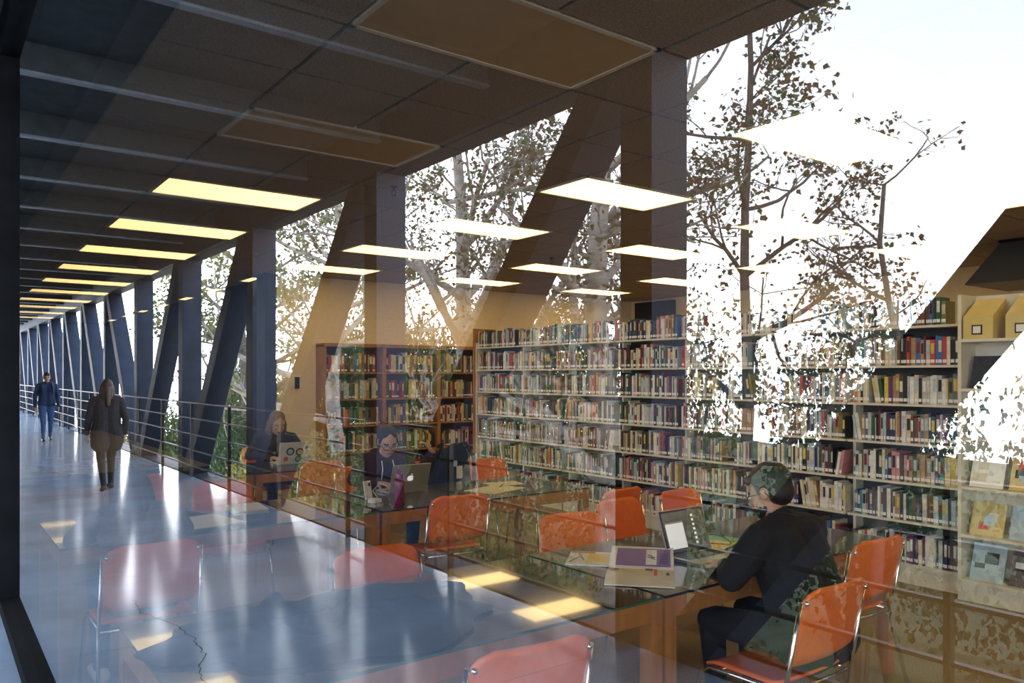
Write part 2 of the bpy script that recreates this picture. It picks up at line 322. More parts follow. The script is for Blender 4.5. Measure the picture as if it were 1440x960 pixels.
# ------------------------------------------------------------------ tables
def table(a0, b0, top, label, group=None):
    L = 1.86; Wd = 0.92; t = thing('reading_table', label, 'table', P(a0+Wd/2, b0+L/2), 0)
    x, y = Wd/2, L/2
    if top == 'olivetop':
        bx('glass_top', 'olivetop', (-x, x, -y, y, 0.728, 0.739), t); e = B()
        for q in ((-x-.001, -x, -y, y), (x, x+.001, -y, y), (-x, x, -y-.001, -y), (-x, x, y, y+.001)): e.box(*q, 0.729, 0.738)
        e.build('glass_edge', 'edge', t)
    else: bx('table_top', 'blacktop', (-x, x, -y, y, 0.728, 0.74), t)
    for s in (-1, 1):
        bx('apron', 'wood', (s*x, s*(x-0.03), -y+0.065, y-0.065, 0.645, 0.728), t)
        bx('apron', 'wood', (-x+0.065, x-0.065, s*y, s*(y-0.03), 0.645, 0.728), t)
        for q in (-1, 1): bx('leg', 'wood', (s*x, s*(x-0.065), q*y, q*(y-0.065), 0.0, 0.728), t)
    return t
NB, FB = 0.56, 2.44
table(2.2, NB, 'olivetop', 'glass-topped oak table beside the glass wall with a dark coat on it')
table(2.2, FB, 'blacktop', 'black-topped oak table where the man in black works on a laptop')
table(4.7, FB, 'blacktop', 'black-topped oak table with pink bottle and silver laptop')
table(4.7, NB, 'olivetop', 'glass-topped oak table with white papers, beside the glass wall')
table(7.2, FB, 'blacktop', 'black-topped oak table with sticker-covered laptop')
table(7.2, NB, 'olivetop', 'glass-topped oak table without papers, beside the glass wall')

# ------------------------------------------------------------------ chairs: pressed orange panels on chrome tube
def roundw(v, w, r, h):
    d = min(v*h, (1-v)*h); return w if d >= r else w-r+math.sqrt(max(0, r*r-(r-d)**2))
def make_chair():
    t = thing('stacking_chair', 'orange', 'chair')
    def seatf(u, v):
        w = roundw(v, 0.215, 0.07, 0.42); y = (2*u-1)*w; x = -0.2+0.42*v
        z = 0.455-0.012*(1-(y/0.215)**2)-0.035*max(0, (v-0.75)/0.25)**2+0.035*max(0, (0.2-v)/0.2)**2
        return (x, y, z)
    b = B(); b.sheet(seatf, 14, 16, 0.012); b.build('seat', 'orange', t, True)
    def backf(u, v):
        w = roundw(v, 0.225, 0.075, 0.33)*(1-0.03*v); y = (2*u-1)*w; z = 0.515+0.33*v
        x = -0.205-0.075*v-0.03*(1-(y/0.225)**2)+0.05*max(0, (0.18-v)/0.18)**2
        return (x, y, z)
    b = B(); b.sheet(backf, 14, 16, 0.012); b.build('backrest', 'orange', t, True)
    for s in (-1, 1):
        b = B(); b.tube([(0.27, s*0.245, 0.0), (0.20, s*0.228, 0.40), (0.16, s*0.22, 0.432), (-0.17, s*0.218, 0.436)], 0.009, 8); b.build('front_leg', 'chrome', t, True)
        b = B(); b.tube([(-0.30, s*0.245, 0.0), (-0.20, s*0.23, 0.38), (-0.215, s*0.229, 0.5), (-0.268, s*0.222, 0.80)], 0.009, 8); b.build('back_upright', 'chrome', t, True)
        b = B(); b.ell((-0.282, s*0.205, 0.795), (0.012, 0.012, 0.012), n=8, k=5); b.build('rivet', 'chrome', t, True)
    b = B(); b.tube([(-0.19, -0.225, 0.425), (-0.19, 0.225, 0.425)], 0.008, 8); b.tube([(0.12, -0.22, 0.428), (0.12, 0.22, 0.428)], 0.008, 8); b.build('cross_bar', 'chrome', t, True)
    return t
proto = make_chair()
chairs = [
 (1.71+.25, 2.84, 1, 0, 'orange metal chair the man in black sits on'),
 (2.04+.25, 3.80, 1, -4, 'orange metal chair pushed under the table beside the man in black'),
 (1.88+.25, 1.50, 1, -6, 'orange metal chair with its back to the glass-topped table with the dark coat'),
 (3.62-.25, 3.62, -1, 5, 'orange metal chair facing the man in black across the table, behind his laptop'),
 (3.42-.25, 2.95, -1, -12, 'orange metal chair behind the magazines on the man in black\'s table'),
 (3.66-.25, 4.25, -1, 4, 'orange metal chair across from the man in black, at the table end nearer the shelving'),
 (4.02+.25, 3.95, 1, 6, 'orange metal chair drawn back from the pink-bottle table'),
 (4.45+.25, 2.92, 1, -8, 'orange metal chair tucked under the table in front of the pink bottle'),
 (6.14-.25, 4.32, -1, 0, 'orange metal chair beside the backpack, across the pink-bottle table'),
 (6.32-.25, 3.05, -1, 0, 'orange metal chair under the woman in glasses'),
 (6.30-.25, 3.76, -1, 0, 'orange metal chair holding the black backpack'),
 (8.75-.25, 3.02, -1, 0, 'orange metal chair under the fair-haired woman'),
 (3.27-.25, 1.68, -1, 0, 'orange metal chair across the coat table, behind the dark coat'),
 (4.08+.25, 0.88, 1, 0, 'orange metal chair under the person in mauve'),
 (5.95-.25, 1.75, -1, -5, 'orange metal chair behind the white papers'),
 (6.95+.25, 2.95, 1, 4, 'orange metal chair tucked under the sticker-laptop table'),
 (6.90+.25, 1.45, 1, 0, 'orange metal chair tucked under the bare glass-topped table'),
]
for i, (a, v, f, tw, lab) in enumerate(chairs):
    o = proto if i == 0 else copy_tree(proto)
    o.location = P(a, v); o.rotation_euler = (0, 0, seat_rot(f)+math.radians(tw)); o['label'] = lab; o['group'] = 'orange chairs at the reading tables'

# ------------------------------------------------------------------ people
def cap_d(pts, p0, r0, p1, r1):
    p0, p1 = np.array(p0), np.array(p1); d = p1-p0; L = d@d+1e-12; t = np.clip((pts-p0)@d/L, 0, 1)
    return np.linalg.norm(pts-(p0+t[:, None]*d), axis=1)-(r0+(r1-r0)*t)
def solid(name, prims, vox, mats, parent, smooth_it=4):
    """one continuous surface grown over capsules and ellipsoids; each face takes the material of the nearest one"""
    b = B()
    for p in prims:
        if p[0] == 'c': b.caps(p[1], p[2], p[3], p[4])
        else: b.ell(p[1], p[2], p[3])
    o = link('tmp', b.mesh('tmp', []))
    md = o.modifiers.new('r', 'REMESH'); md.mode = 'VOXEL'; md.voxel_size = vox
    sm = o.modifiers.new('s', 'SMOOTH'); sm.iterations = smooth_it; sm.factor = 0.5
    me = bpy.data.meshes.new_from_object(o.evaluated_get(bpy.context.evaluated_depsgraph_get())); bpy.data.objects.remove(o); me.name = name
    tags = list(mats.keys()); me.materials.clear()
    for t in tags: me.materials.append(M[mats[t]])
    n_ = len(me.polygons); c = np.empty(n_*3); me.polygons.foreach_get('center', c); c = c.reshape(-1, 3); best = np.full(n_, 1e9); idx = np.zeros(n_, int)
    for p in prims:
        if p[0] == 'c': d = cap_d(c, p[1], p[2], p[3], p[4])
        else:
            q = c-np.array(p[1])
            if p[3]: q = q@np.array(p[3])
            k = np.linalg.norm(q/np.array(p[2]), axis=1); d = (k-1)*np.linalg.norm(q, axis=1)/np.maximum(k, 1e-6)
        w = d < best; best[w] = d[w]; idx[w] = tags.index(p[-1])
    me.polygons.foreach_set('material_index', idx.astype(np.int32)); me.polygons.foreach_set('use_smooth', [True]*n_); me.update()
    return link(name, me, parent)
V = Vector
def hand(pr, wrist, d, nrm, side, curl=0.5):
    """d: direction of the fingers, nrm: back of the hand, side: +1 thumb on the d x nrm side"""
    d = V(d).normalized(); nrm = V(nrm); nrm = (nrm-d*nrm.dot(d)).normalized(); s = d.cross(nrm)*side; w = V(wrist)
    for k in (-0.024, -0.008, 0.010, 0.026): pr.append(('c', w+s*k*0.6+d*0.01, 0.016, w+d*0.085+s*k, 0.0115, 'skin'))
    for k, L in ((0.029, 0.068), (0.0105, 0.078), (-0.009, 0.072), (-0.027, 0.056)):
        p = w+d*0.09+s*k; q = p+(d*0.9-nrm*curl*0.6+s*k*1.5)*L*0.55; r = q+(d*0.6-nrm*(0.4+curl))*L*0.45
        pr.append(('c', p, 0.0095, q, 0.0085, 'skin')); pr.append(('c', q, 0.0085, r, 0.007, 'skin'))
    p = w+d*0.022+s*0.024; q = p+(d*0.6+s*0.75-nrm*0.3)*0.042; r = q+(d*0.9+s*0.15-nrm*0.25)*0.034
    pr.append(('c', p, 0.0125, q, 0.011, 'skin')); pr.append(('c', q, 0.0105, r, 0.008, 'skin'))
def head(pr, hp, c, pitch, yaw, beard=False):
    """c: head centre; returns the frame"""
    R = Matrix.Rotation(yaw, 3, 'Z') @ Matrix.Rotation(pitch, 3, 'Y'); T = lambda x, y, z: V(c)+R @ V((x, y, z))
    pr.append(('e', T(-0.012, 0, 0.025), (0.096, 0.076, 0.092), R, 'skin')); pr.append(('e', T(0.024, 0, -0.03), (0.066, 0.061, 0.082), R, 'skin'))
    pr.append(('c', T(0.050, 0, -0.088), 0.024, T(0.052, 0, -0.080), 0.026, 'beard' if beard else 'skin'))
    for s in (-1, 1):
        pr.append(('e', T(-0.008, s*0.077, 0.0), (0.019, 0.009, 0.031), R, 'skin'))
        pr.append(('c', T(0.075, s*0.020, 0.022), 0.009, T(0.066, s*0.046, 0.020), 0.008, 'brow'))
        pr.append(('e', T(0.056, s*0.036, -0.026), (0.024, 0.022, 0.020), R, 'skin'))
    if beard: pr += [('e', T(0.027, 0, -0.066), (0.064, 0.0625, 0.050), R, 'beard'), ('c', T(0.083, -0.02, -0.044), 0.008, T(0.083, 0.02, -0.044), 0.008, 'beard')]
    pr.append(('c', T(0.082, 0, 0.008), 0.009, T(0.098, 0, -0.024), 0.0125, 'skin'))
    pr.append(('c', T(0.080, -0.017, -0.057), 0.0085, T(0.080, 0.017, -0.057), 0.0085, 'lips'))
    return R, T
def eyes(T, R, parent):
    for s in (-1, 1):
        b = B(); b.ell(T(0.074, s*0.031, 0.002), (0.010, 0.013, 0.008), R, 10, 6); e = b.build('eye', 'eyew', parent, True)
        b = B(); b.ell(T(0.082, s*0.030, 0.0015), (0.003, 0.0055, 0.0055), R, 8, 5); b.build('iris', 'black', e, True)
def specs(T, parent):
    b = B()
    for s in (-1, 1):
        b.tube([T(0.098, s*0.033+0.026*math.cos(t), -0.001+0.020*math.sin(t)) for t in [2*PI*k/16 for k in range(17)]], 0.0022, 6)
        b.tube([T(0.098, s*0.059, 0.004), T(0.05, s*0.078, 0.008), T(-0.02, s*0.082, 0.004), T(-0.03, s*0.08, -0.015)], 0.0022, 6)
    b.tube([T(0.100, -0.007, 0.002), T(0.102, 0, 0.004), T(0.100, 0.007, 0.002)], 0.002, 6); b.build('eyeglasses', 'black', parent, True)
def hair_short(T, R, parent, m, crown=0.0):
    pr = [('e', T(-0.030, 0, 0.048), (0.097, 0.083, 0.088), R, 'h'), ('e', T(-0.05, 0, 0.0), (0.066, 0.078, 0.075), R, 'h'), ('c', T(0.055, -0.04, 0.075), 0.022, T(0.055, 0.04, 0.075), 0.022, 'h')]
    for s in (-1, 1): pr.append(('c', T(0.008, s*0.074, 0.04), 0.014, T(0.012, s*0.072, 0.005), 0.010, 'h'))
    return solid('hair', pr, 0.008, {'h': m}, parent)
def hair_long(T, R, parent, m, length=0.3, tied=False):
    pr = [('e', T(-0.036, 0, 0.05), (0.098, 0.085, 0.086), R, 'h'), ('e', T(-0.055, 0, -0.02), (0.062, 0.082, 0.085), R, 'h')]
    for s in (-1, 1): pr.append(('c', T(0.035, s*0.03, 0.088), 0.020, T(0.012, s*0.073, 0.01), 0.016, 'h'))
    if tied: pr += [('c', T(-0.10, 0, 0.0), 0.035, T(-0.12, 0, -0.10), 0.025, 'h')]
    else:
        for s in (-1, -0.5, 0, 0.5, 1): pr.append(('c', T(-0.085+0.05*abs(s), s*0.065, 0.0), 0.042, T(-0.10+0.085*abs(s), s*0.090, -length), 0.034, 'h'))
        for s in (-1, 1): pr.append(('c', T(0.02, s*0.078, 0.0), 0.02, T(0.03, s*0.09, -length*0.9), 0.016, 'h'))
    return solid('hair', pr, 0.009, {'h': m}, parent)
def torso(pr, hip, lean, sc=1.0, wide=0.0, hem=0.0):
    """spine from the hip; returns function along the spine"""
    d = V((math.sin(lean), 0, math.cos(lean))); f = V((math.cos(lean), 0, -math.sin(lean))); hip = V(hip)
    T = lambda t, y=0, x=0: hip+d*t*sc+V((0, y, 0))+f*x
    for s in (-1, 1):
        pr.append(('c', T(0.0, s*0.075), 0.118+wide, T(0.22, s*0.065), 0.108+wide, 'top')); pr.append(('c', T(0.22, s*0.065), 0.108+wide, T(0.42, s*0.085, 0.01), 0.105+wide*0.7, 'top'))
        pr.append(('c', T(0.50, s*0.04), 0.062, T(0.455, s*0.165), 0.066+wide*0.5, 'top'))
    pr.append(('c', T(0.44, 0, 0.0), 0.095, T(0.52, 0, 0.0), 0.066, 'top'))
    return T
def seated(name, label, loc, rz, lean, hd, mats, arms, headpitch=0.35, yaw=0.0, wide=0.0, beard=False, sc=1.0, hood=False):
    t = thing(name, label, 'person', loc, rz); pr = []
    T = torso(pr, (0, 0, 0.55), lean, sc, wide); hc = T(0.52)+V(hd)
    pr.append(('c', T(0.50), 0.056, hc+V((-0.015, 0, -0.05)), 0.052, 'skin'))
    if hood:
        pr.append(('c', T(0.52, -0.07, -0.04), 0.04, T(0.52, 0.07, -0.04), 0.04, 'top')); pr.append(('c', T(0.46, 0, -0.08), 0.055, T(0.40, 0, -0.09), 0.05, 'top'))
    else: pr.append(('c', T(0.535, -0.035, -0.02), 0.034, T(0.535, 0.035, -0.02), 0.034, 'top'))
    R, HT = head(pr, None, hc, headpitch, yaw, beard)
    for s, (el, wr, hdirn) in zip((1, -1), arms):
        sh = T(0.455, s*0.185); el = V(el); wr = V(wr)
        pr.append(('c', sh, 0.066+wide*0.4, el, 0.052+wide*0.3, 'top')); pr.append(('c', el, 0.053+wide*0.3, wr-(wr-el)*0.06, 0.036, 'top'))
        pr.append(('c', wr-(wr-el)*0.1, 0.027, wr, 0.025, 'skin')); hand(pr, wr, hdirn, (0, 0, 1), -s)
        h0 = V((0, s*0.09, 0.55)); kn = V((0.44, s*0.13, 0.535)); an = V((0.40, s*0.13, 0.10))
        pr.append(('c', h0, 0.098, kn, 0.066, 'legs')); pr.append(('c', kn, 0.062, an, 0.042, 'legs')); pr.append(('c', an+V((-0.03, 0, -0.055)), 0.042, an+V((0.15, 0.01*s, -0.065)), 0.034, 'shoe'))
    solid('body', pr, 0.0065, mats, t); eyes(HT, R, t)
    return t, HT, R, T
# man in black
mm = {'top': 'fabricblk', 'skin': 'skin', 'legs': 'darkpants', 'shoe': 'black', 'beard': 'hairb', 'brow': 'hairb', 'lips': 'lips'}
man, HT, R, T = seated('person', 'man in black jacket and glasses with dark beard typing at a laptop', P(1.87, 3.0, -0.0), PI, 0.34, (0.07, 0.0, 0.115), mm,
    [((0.20, 0.30, 0.80), (0.40, 0.09, 0.785), (1, -0.5, -0.05)), ((0.20, -0.29, 0.80), (0.42, -0.16, 0.785), (1, 0.25, -0.05))], 0.38, 0.25, 0.022, True, 0.94)
hair_short(HT, R, man, 'hairb'); specs(HT, man)
# woman in glasses
mm = {'top': 'maroon', 'skin': 'skinl', 'legs': 'denim', 'shoe': 'black', 'beard': 'skinl', 'brow': 'hairb', 'lips': 'lips'}
wg, HT, R, T = seated('person', 'woman in glasses and dark hoodie leaning over a silver laptop', P(6.02, 3.05), 0, 0.36, (0.07, 0.0, 0.105), mm,
    [((0.20, 0.30, 0.80), (0.36, 0.36, 1.0), (-0.1, -0.5, 0.6)), ((0.18, -0.28, 0.80), (0.36, -0.14, 0.785), (1, 0.3, -0.05))], 0.42, -0.2, 0.0, False, 0.9, True)
hair_long(HT, R, wg, 'hairb', tied=True); specs(HT, wg)
for s in (-1, 1):
    b = B(); b.tube([T(0.50, s*0.05, 0.075), T(0.44, s*0.055, 0.125), T(0.30, s*0.05, 0.13), T(0.2, s*0.055, 0.125)], 0.005, 6); b.build('drawstring', 'white', wg, True)
# fair-haired woman
mm = {'top': 'charc', 'skin': 'skinl', 'legs': 'darkpants', 'shoe': 'black', 'beard': 'skinl', 'brow': 'hairfair', 'lips': 'lips'}
fw, HT, R, T = seated('person', 'woman with long fair hair behind the sticker-covered laptop', P(8.45, 3.02), 0, 0.34, (0.06, 0, 0.11), mm,
    [((0.2, 0.29, 0.80), (0.40, 0.12, 0.785), (1, -0.3, -0.05)), ((0.2, -0.29, 0.80), (0.40, -0.12, 0.785), (1, 0.3, -0.05))], 0.45, 0, 0, False, 0.95)
hair_long(HT, R, fw, 'hairfair', 0.26)
# person in mauve behind the coat table
mm = {'top': 'mauve', 'skin': 'skinl', 'legs': 'denim', 'shoe': 'white', 'beard': 'skinl', 'brow': 'hairbr', 'lips': 'lips'}
pm, HT, R, T = seated('person', 'person in a mauve top with dark hair leaning over the table with white papers', P(4.28, 0.88), PI, 0.55, (0.10, 0, 0.09), mm,
    [((0.30, 0.27, 0.80), (0.50, 0.10, 0.785), (1, -0.3, -0.05)), ((0.30, -0.27, 0.80), (0.50, -0.12, 0.785), (1, 0.3, -0.05))], 0.7, 0, 0, False, 0.9)
hair_long(HT, R, pm, 'hairbr', 0.2)
# walkers
def walker(label, loc, rz, H, mats, coat, stride, longhair, hm, arms_bent=False):
    t = thing('person', label, 'person', loc, rz); pr = []; k = H/1.68
    T = torso(pr, (0, 0, 0.93), 0.03, 0.98, 0.012 if coat else 0.0); hc = T(0.52)+V((0.03, 0, 0.135))
    pr.append(('c', T(0.50), 0.055, hc+V((-0.015, 0, -0.05)), 0.050, 'skin')); pr.append(('c', T(0.535, -0.035, -0.01), 0.036, T(0.535, 0.035, -0.01), 0.036, 'top'))
    R, HT = head(pr, None, hc, 0.1, 0.0)
    for s in (-1, 1):
        st = stride*s; h0 = V((0, s*0.085, 0.90)); kn = V((0.10+st*0.45, s*0.09, 0.50)) if st > 0 else V((0.03+st*0.2, s*0.09, 0.49)); an = V((st*0.95, s*0.09, 0.085)) if st > 0 else V((st*1.1, s*0.09, 0.13))
        pr.append(('c', h0, 0.098, kn, 0.063, 'legs')); pr.append(('c', kn, 0.060, an, 0.040, 'legs'))
        tip = V((0.155, 0, -0.052)) if st > 0 else V((0.13, 0, -0.088)); pr.append(('c', an+V((-0.03, 0, -0.043)), 0.04, an+tip, 0.036, 'shoe'))
        if coat:
            pr.append(('c', V((0, s*0.09, 0.93)), 0.135, V((st*0.15, s*0.10, 0.72)), 0.135, 'top'))
        sh = T(0.455, s*0.185); el = sh+V((-0.03-st*0.25, s*0.06, -0.28)); wr = el+V((0.10-st*0.2, s*0.0, -0.22))
        pr.append(('c', sh, 0.064, el, 0.052, 'top')); pr.append(('c', el, 0.052, wr, 0.038, 'top')); pr.append(('c', wr, 0.026, wr+V((0, 0, -0.03)), 0.024, 'skin'))
        hand(pr, wr+V((0, 0, -0.03)), (0.15, 0, -1), (0, s, 0), s, 0.5)
    solid('body', pr, 0.0085, mats, t); eyes(HT, R, t)
    (hair_long(HT, R, t, hm, 0.27) if longhair else hair_short(HT, R, t, hm)); t.scale = (k, k, k); return t, T
mm = {'top': 'charc', 'skin': 'skinl', 'legs': 'darkpants', 'shoe': 'charc', 'beard': 'skinl', 'brow': 'hairbr', 'lips': 'lips'}
w1, T = walker('woman with long dark hair in a charcoal coat walking away along the walkway', Q(12.35, 2.06, 0.006), PI, 1.56, mm, True, 0.24, True, 'hairbr')
b = B(); b.tube([(-0.02, 0.30, 0.98), (0.03, 0.33, 0.80), (0.03, 0.33, 0.62), (-0.06, 0.33, 0.62), (-0.06, 0.32, 0.8), (-0.02, 0.30, 0.98)], 0.008, 6); b.build('bag_strap', 'black', w1, True)
mm = {'top': 'navy', 'skin': 'skin', 'legs': 'denim', 'shoe': 'black', 'beard': 'skin', 'brow': 'hairb', 'lips': 'lips'}
w2, T = walker('person in navy jacket and blue jeans walking along the walkway', Q(22.5, 2.40, 0.006), 0, 1.68, mm, False, 0.15, False, 'hairb')
for s in (-1, 1):
    b = B(); b.tube([T(0.53, s*0.09, -0.07), T(0.55, s*0.10, 0.03), T(0.45, s*0.11, 0.125), T(0.25, s*0.12, 0.125)], 0.014, 6); b.build('backpack_strap', 'black', w2, True)

# ------------------------------------------------------------------ laptops and things on the tables
TZ = 0.741
def laptop(label, a, v, rz, body, open_deg=105, w=0.33, d=0.225):
    """local +x points at the user"""
    t = thing('laptop', label, 'laptop', P(a, v, TZ), rz)
    b = B(); b.box(0, d, -w/2, w/2, 0.002, 0.015); b.build('base', body, t)
    bx('keyboard', 'keys', (0.02, 0.11, -w/2+0.03, w/2-0.03, 0.015, 0.0165), t); bx('trackpad', 'alu', (0.125, 0.205, -0.05, 0.05, 0.015, 0.016), t)
    th = math.radians(open_deg-90); R = Matrix.Rotation(-th, 4, 'Y'); lid = link('lid', None, t, (0.0, 0, 0.012)); lid.rotation_euler = (0, -th, 0)
    me = B(); me.box(-0.007, 0.0, -w/2, w/2, 0, d); lid.data = None
    C.objects.unlink(lid); bpy.data.objects.remove(lid)
    lid = link('lid', me.mesh('lid', body), t, (0.0, 0, 0.012)); lid.rotation_euler = (0, -th, 0)
    return t, lid
lp, lid = laptop('open laptop with lit screen in front of the man in black', 2.62, 3.09, 0.0, 'alu', 108)
bx('bezel', 'black', (0, 0.001, -0.162, 0.162, 0.004, 0.221), lid); bx('screen', 'screen', (0.001, 0.0018, -0.152, 0.152, 0.016, 0.212), lid)
bx('screen_window', 'screenw', (0.0018, 0.0023, -0.14, -0.01, 0.03, 0.155), lid)
b = B()
for k in range(7): b.box(0.0018, 0.0023, 0.06, 0.075, 0.04+k*0.023, 0.052+k*0.023)
b.build('screen_icons', 'screenw', lid)
bx('screen_titlebar', 'alu', (0.0018, 0.0024, -0.14, -0.01, 0.155, 0.163), lid)
lp, lid = laptop('silver laptop with glowing fruit logo in front of the woman in glasses', 5.32, 2.98, PI, 'alu', 108)
def poly(name, pts, x, m, parent, th=0.0008):
    b = B(); n_ = len(pts); b.add([(x, y, z) for y, z in pts]+[(x-th, y, z) for y, z in pts], [tuple(range(n_))[::-1], tuple(range(n_, 2*n_))]+[(i, (i+1) % n_, n_+(i+1) % n_, n_+i) for i in range(n_)])
    return b.build(name, m, parent)
ap = []
for k in range(40):
    t = 2*PI*k/40; r = 0.026*(1+0.08*math.cos(2*t)-0.14*max(0, math.sin(t))**8-0.08*max(0, -math.sin(t))**8)
    y, z = r*math.cos(t), 0.112+r*math.sin(t)*1.02
    dd = math.hypot(y+0.031, z-0.116)
    if dd < 0.013: y += 0.013-dd
    ap.append((y, z))
poly('logo', ap, -0.0072, 'logo', lid); poly('logo_leaf', [(0.0, 0.140), (-0.004, 0.147), (-0.011, 0.151), (-0.010, 0.145), (-0.005, 0.140)], -0.0072, 'logo', lid)
lp, lid = laptop('tan laptop covered in round stickers in front of the fair-haired woman', 7.72, 3.0, PI, 'cream', 106)
def disc(cy, cz, r, n_=18): return [(cy+r*math.cos(2*PI*k/n_), cz+r*math.sin(2*PI*k/n_)) for k in range(n_)]
for i, (cy, cz, r, m) in enumerate([(0.05, 0.13, 0.042, 'black'), (-0.05, 0.12, 0.042, 'black'), (0.05, 0.13, 0.028, 'blueprint'), (-0.05, 0.12, 0.028, 'yellow'), (-0.04, 0.045, 0.034, 'black'), (-0.04, 0.045, 0.024, 'green'), (0.09, 0.05, 0.025, 'red'), (-0.12, 0.17, 0.02, 'pink')]):
    poly('sticker', disc(cy, cz, r), -0.0072-0.0003*(i > 1)-0.0003*(i == 5), m, lid)
# magazines in front of the man
def magazine(name, label, a, v, rz, w, h, m, z=TZ, th=0.006, curl=0.0, cat='magazine'):
    t = thing(name, label, cat, P(a, v, z), rz); b = B()
    b.sheet(lambda u, s: ((u-.5)*w, (s-.5)*h, th/2+curl*(s-0.0)**2+0.3*curl*math.sin(u*PI)), 10, 8, th); b.build('cover', m, t)
    return t
ang = math.atan2(0.67, 0.74)      # reading direction in world (x, y)
mg = thing('magazine', 'open magazine with purple upper page lying beside the laptop of the man in black', 'magazine', P(2.55, 2.66, TZ), ang)
b = B(); b.sheet(lambda u, s: ((u-.5)*0.30, s*0.27, 0.004+0.045*s*s+0.016*math.sin(s*PI)), 6, 10, 0.006); up = b.build('page_block', 'white', mg)
b = B(); b.sheet(lambda u, s: ((u-.5)*0.30, -s*0.29, 0.004+0.014*math.sin(s*PI)), 6, 10, 0.006); dn = b.build('lower_page', 'paper', mg)
zf = lambda y: 0.0078+0.045*(y/0.27)**2+0.016*math.sin(y/0.27*PI)
b = B(); b.sheet(lambda u, s: (-0.12+u*0.255, 0.03+s*0.21, zf(0.03+s*0.21)+0.0005), 4, 10, 0.0008); b.build('purple_print', 'purple', up)
b = B(); b.sheet(lambda u, s: (0.02+u*0.05, 0.045+s*0.18, zf(0.045+s*0.18)+0.0012), 3, 8, 0.0008); b.build('text_panel', 'white', up)
text('lettering', 'AAA', 0.06, 'black', up, (0.045, 0.14, zf(0.14)+0.003), (0.2, 0, PI/2))
for k in range(6): bx('text_line', 'charc', (0.085, 0.125, 0.06+k*0.022, 0.066+k*0.022, zf(0.06+k*0.022)+0.0014, zf(0.06+k*0.022)+0.002), up)
zl = lambda y: 0.0075+0.014*math.sin(-y/0.29*PI)
for x0, x1, y0, y1, m in ((0.02, 0.055, -0.07, -0.02, 'black'), (0.06, 0.075, -0.16, -0.05, 'red'), (0.115, 0.128, -0.15, -0.11, 'black'), (-0.12, -0.10, -0.06, -0.05, 'black')):
    yy = (y0+y1)/2; bx('printed_mark', m, (x0, x1, y0, y1, zl(yy)-0.0015, zl(yy)+0.0012), dn)
mz = magazine('magazine', 'closed magazine with a yellow corner lying behind the purple magazine', 2.86, 2.62, ang, 0.21, 0.28, 'white'); bx('yellow_print', 'yellow', (-0.01, 0.1, -0.08, 0.1, 0.0058, 0.0068), mz); bx('red_print', 'red', (-0.1, 0.02, 0.105, 0.13, 0.0058, 0.0068), mz); 
b = B(); b.tube([(-0.09, -0.1, 0.0065), (-0.05, 0.02, 0.0065), (-0.02, -0.05, 0.0065), (-0.06, 0.09, 0.0065)], 0.002, 5); b.build('ink_drawing', 'black', mz)
ge = magazine('folder', 'green paper folder lying beyond the hands of the man in black', 2.75, 3.42, 0.3, 0.24, 0.32, 'green', cat='folder'); bx('yellow_sheet', 'yellow', (-0.02, 0.125, -0.15, 0.03, 0.006, 0.0075), ge)
magazine('notepad', 'tan paper pad under the right hand of the man in black', 2.42, 3.36, 0.2, 0.2, 0.28, 'paper', cat='notepad')
b = B(); b.tube([P(2.72+0.10*math.cos(t), 3.36+0.13*math.sin(t), TZ+0.02+0.012*math.sin(2*t)) for t in [0.3+k*0.3 for k in range(20)]], 0.003, 6); c_ = b.build('charger_cable', 'black', None, True); c_['label'] = 'black charger cable coiled on the green folder'; c_['category'] = 'cable'
# dark coat on the table by the glass
def coatf(u, s):
    ang_ = 2*PI*u; rr = 1+0.10*math.sin(3*ang_+1)+0.06*math.sin(7*ang_)+0.03*math.sin(13*ang_)
    return (0.40*rr*math.cos(ang_)*s, 0.62*rr*math.sin(ang_)*s, 0.004+(1-s**3)*(0.045+0.02*math.sin(5*ang_+3*s)+0.012*math.sin(9*s*3+ang_)))
coat = thing('folded_coat', 'dark coat spread in folds on the glass-topped table', 'coat', P(2.66, 1.22, TZ+0.004))
b = B(); vs = []; nu, nv = 72, 14
b.add([coatf(i/nu, j/nv) for i in range(nu) for j in range(1, nv+1)]+[coatf(0, 0)], [(i*nv+j, ((i+1) % nu)*nv+j, ((i+1) % nu)*nv+j+1, i*nv+j+1) for i in range(nu) for j in range(nv-1)]+[(nu*nv, ((i+1) % nu)*nv, i*nv) for i in range(nu)]); b.build('cloth', 'fabricblk', coat, True)
b = B(); b.tube([(-0.2, -0.18, 0.07), (-0.05, -0.26, 0.085), (0.12, -0.2, 0.07)], [0.03, 0.036, 0.028], 8); b.build('collar', 'fabricblk', coat, True)
# pink bottle, adapter, papers, cable
bt = thing('water_bottle', 'magenta water bottle with loop cap at the table corner', 'bottle', P(4.80, 2.62, TZ)); b = B(); b.lathe([(0.033, 0), (0.037, 0.006), (0.037, 0.16), (0.034, 0.178), (0.024, 0.19)]); b.build('body', 'pink', bt, True)
b = B(); b.lathe([(0.03, 0.185), (0.031, 0.192), (0.031, 0.225), (0.027, 0.232)]); cp = b.build('cap', 'pink', bt, True)
b = B(); b.tube([(-0.02, 0, 0.23), (-0.016, 0, 0.25), (0, 0, 0.258), (0.016, 0, 0.25), (0.02, 0, 0.23)], 0.005, 6); b.build('loop', 'pink', cp, True)
for k in range(5): b = B(); b.ell((0.0365, 0.006*(-1)**k, 0.03+k*0.028), (0.002, 0.012, 0.008), n=8, k=5); b.build('printed_leaf', 'maroon', bt)
ad = thing('power_adapter', 'white laptop power adapter on the table corner by the pink bottle', 'adapter', P(5.05, 2.56, TZ), 0.4); bx('block', 'white', (-0.035, 0.035, -0.035, 0.035, 0.0, 0.028), ad)
